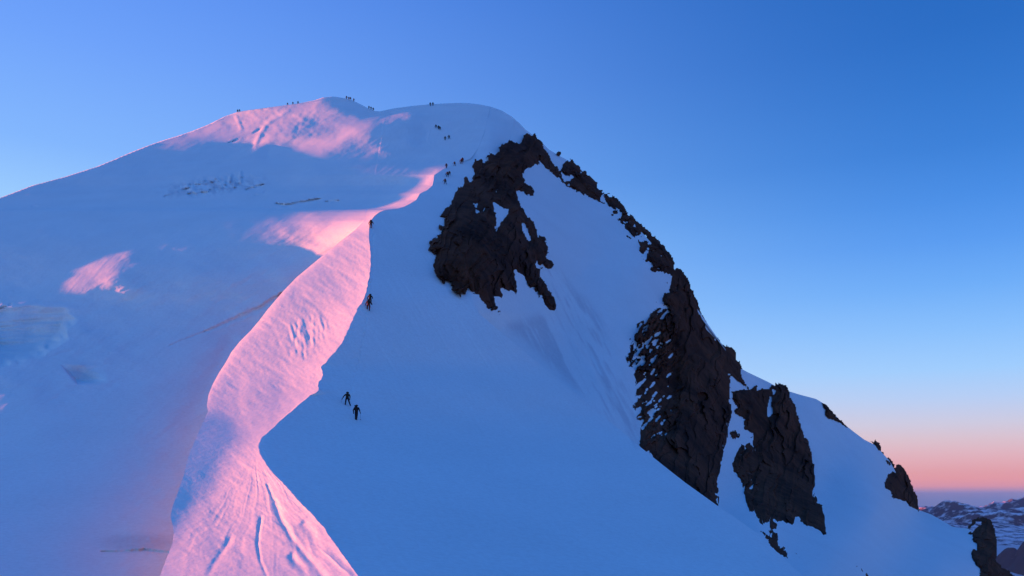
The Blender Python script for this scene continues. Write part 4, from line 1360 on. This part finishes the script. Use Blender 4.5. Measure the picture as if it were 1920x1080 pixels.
POLES = 'poles held by the climbers'
p = person(650.5, 760.5, 27.5, 'stride', 'climber striding uphill with legs apart, upper of the pair on the blue slope', 'climbers on the blue slope', OLIVE, NAVY, OLIVE, 0.25)
held(p, 'stride', 'L', (-.62, .22, .0), 'pole in the left hand of the striding climber on the blue slope', POLES)
p = person(667.5, 787.5, 30, 'stand', 'climber in long dark jacket standing with legs together, nearest person to the viewer', 'climbers on the blue slope', BLACK, NAVY, BLACK, -0.1)
held(p, 'stand', 'R', (.42, .06, .0), 'pole in the right hand of the nearest climber', POLES)
p = person(690.5, 583, 24, 'climb', 'climber in rust trousers close below the crest, lower of two on the steep blue side', 'climbers below the sunlit crest', BROWN, RED, BLACK, 0.1)
held(p, 'climb', 'L', (-.42, .50, .1), 'pole of the lower climber close below the sunlit crest', POLES)
person(693.5, 570, 21, 'climb', 'climber close below the crest, upper of two on the steep blue side', 'climbers below the sunlit crest', BLACK, BROWN, OLIVE, 0.2)
person(695, 428, 18, 'climb', 'lone climber on the crest where the pink flank narrows to a point', None, BROWN, BLACK, OLIVE, 0.1)
UP = 'climbers near the end of the sharp crest'
for px, fy, hp, ps, lab, j, t in [
        (834.3, 345.5, 11, 'stride', 'lowest climber of the three below the upper end of the pink crest', BLACK, .2), (839, 332, 11, 'climb', 'middle climber below the upper crest end, in front of his partner', BLACK, .3),
        (842.8, 329, 9, 'climb', 'climber half hidden at the right of the middle climber below the upper crest end', NAVY, .3), (836.8, 315.5, 9.5, 'stand', 'left climber standing on the tip of the pink crest line', BLACK, .1),
        (852.3, 311, 8.5, 'stride', 'climber alone in the middle of the upper crest line', BLACK, .4), (865, 307.5, 10.5, 'climb', 'lower climber of the close pair at the crest end beside the buttress', BROWN, .2), (867.3, 304.5, 10, 'climb', 'upper climber of the close pair at the crest end beside the buttress', RED, .2)]:
    person(px, fy, hp * 1.05, ps, lab, UP, j, BLACK, BLACK, t, bulk=1.35)
DM = 'climbers walking up the rounded dome'
for px, fy, hp, ps, lab, t in [
        (834.5, 263, 7.5, 'stand', 'left climber of the lower pair crossing the blue dome', .1), (841.6, 260.5, 7.5, 'stride', 'right climber of the lower pair crossing the blue dome', .1),
        (817.3, 240.5, 7, 'stride', 'left climber of the three higher on the blue dome, a little apart', -.1), (822, 242.5, 7.2, 'stand', 'middle climber of the three higher on the blue dome', .1), (824.6, 244, 7.2, 'stride', 'right climber of the three higher on the blue dome', .2),
        (806.6, 198.5, 6.5, 'stand', 'left of two climbers standing on top of the dome against the sky', 0), (811.6, 198.2, 6.5, 'stand', 'right of two climbers standing on top of the dome against the sky', 0)]:
    person(px, fy, hp * 1.1, ps, lab, DM, BLACK, BLACK, BLACK, t, bulk=1.4)
SM = 'climbers on the summit skyline'
for px, hp, ps, lab, t in [
        (445.3, 4.6, 'stand', 'left of two climbers at the far left end of the summit skyline', 0), (448.8, 4.6, 'stride', 'right of two climbers at the far left end of the summit skyline', .2),
        (539, 4.2, 'stand', 'left of three spaced climbers on the pink summit skyline', 0), (549, 4.4, 'stand', 'middle of three spaced climbers on the pink summit skyline', 0), (558.6, 4.6, 'stride', 'right of three spaced climbers on the pink summit skyline', 0),
        (649.6, 5.2, 'stand', 'first of four climbers just right of the summit top', 0), (653.9, 4.8, 'stand', 'second of four climbers just right of the summit top', .1), (656.9, 5.2, 'stride', 'third of four climbers just right of the summit top', .1), (663.2, 4.9, 'stand', 'last and lowest of four climbers just right of the summit top', 0),
        (691.7, 5, 'stand', 'left of three climbers in the dip between summit and dome', 0), (695.6, 5.2, 'stand', 'middle of three climbers in the dip between summit and dome', 0), (699.7, 5.2, 'stride', 'right of three climbers in the dip between summit and dome', 0)]:
    person(px, 0, hp * 1.25, ps, lab, SM, BLACK, BLACK, BLACK, t, bulk=1.45)
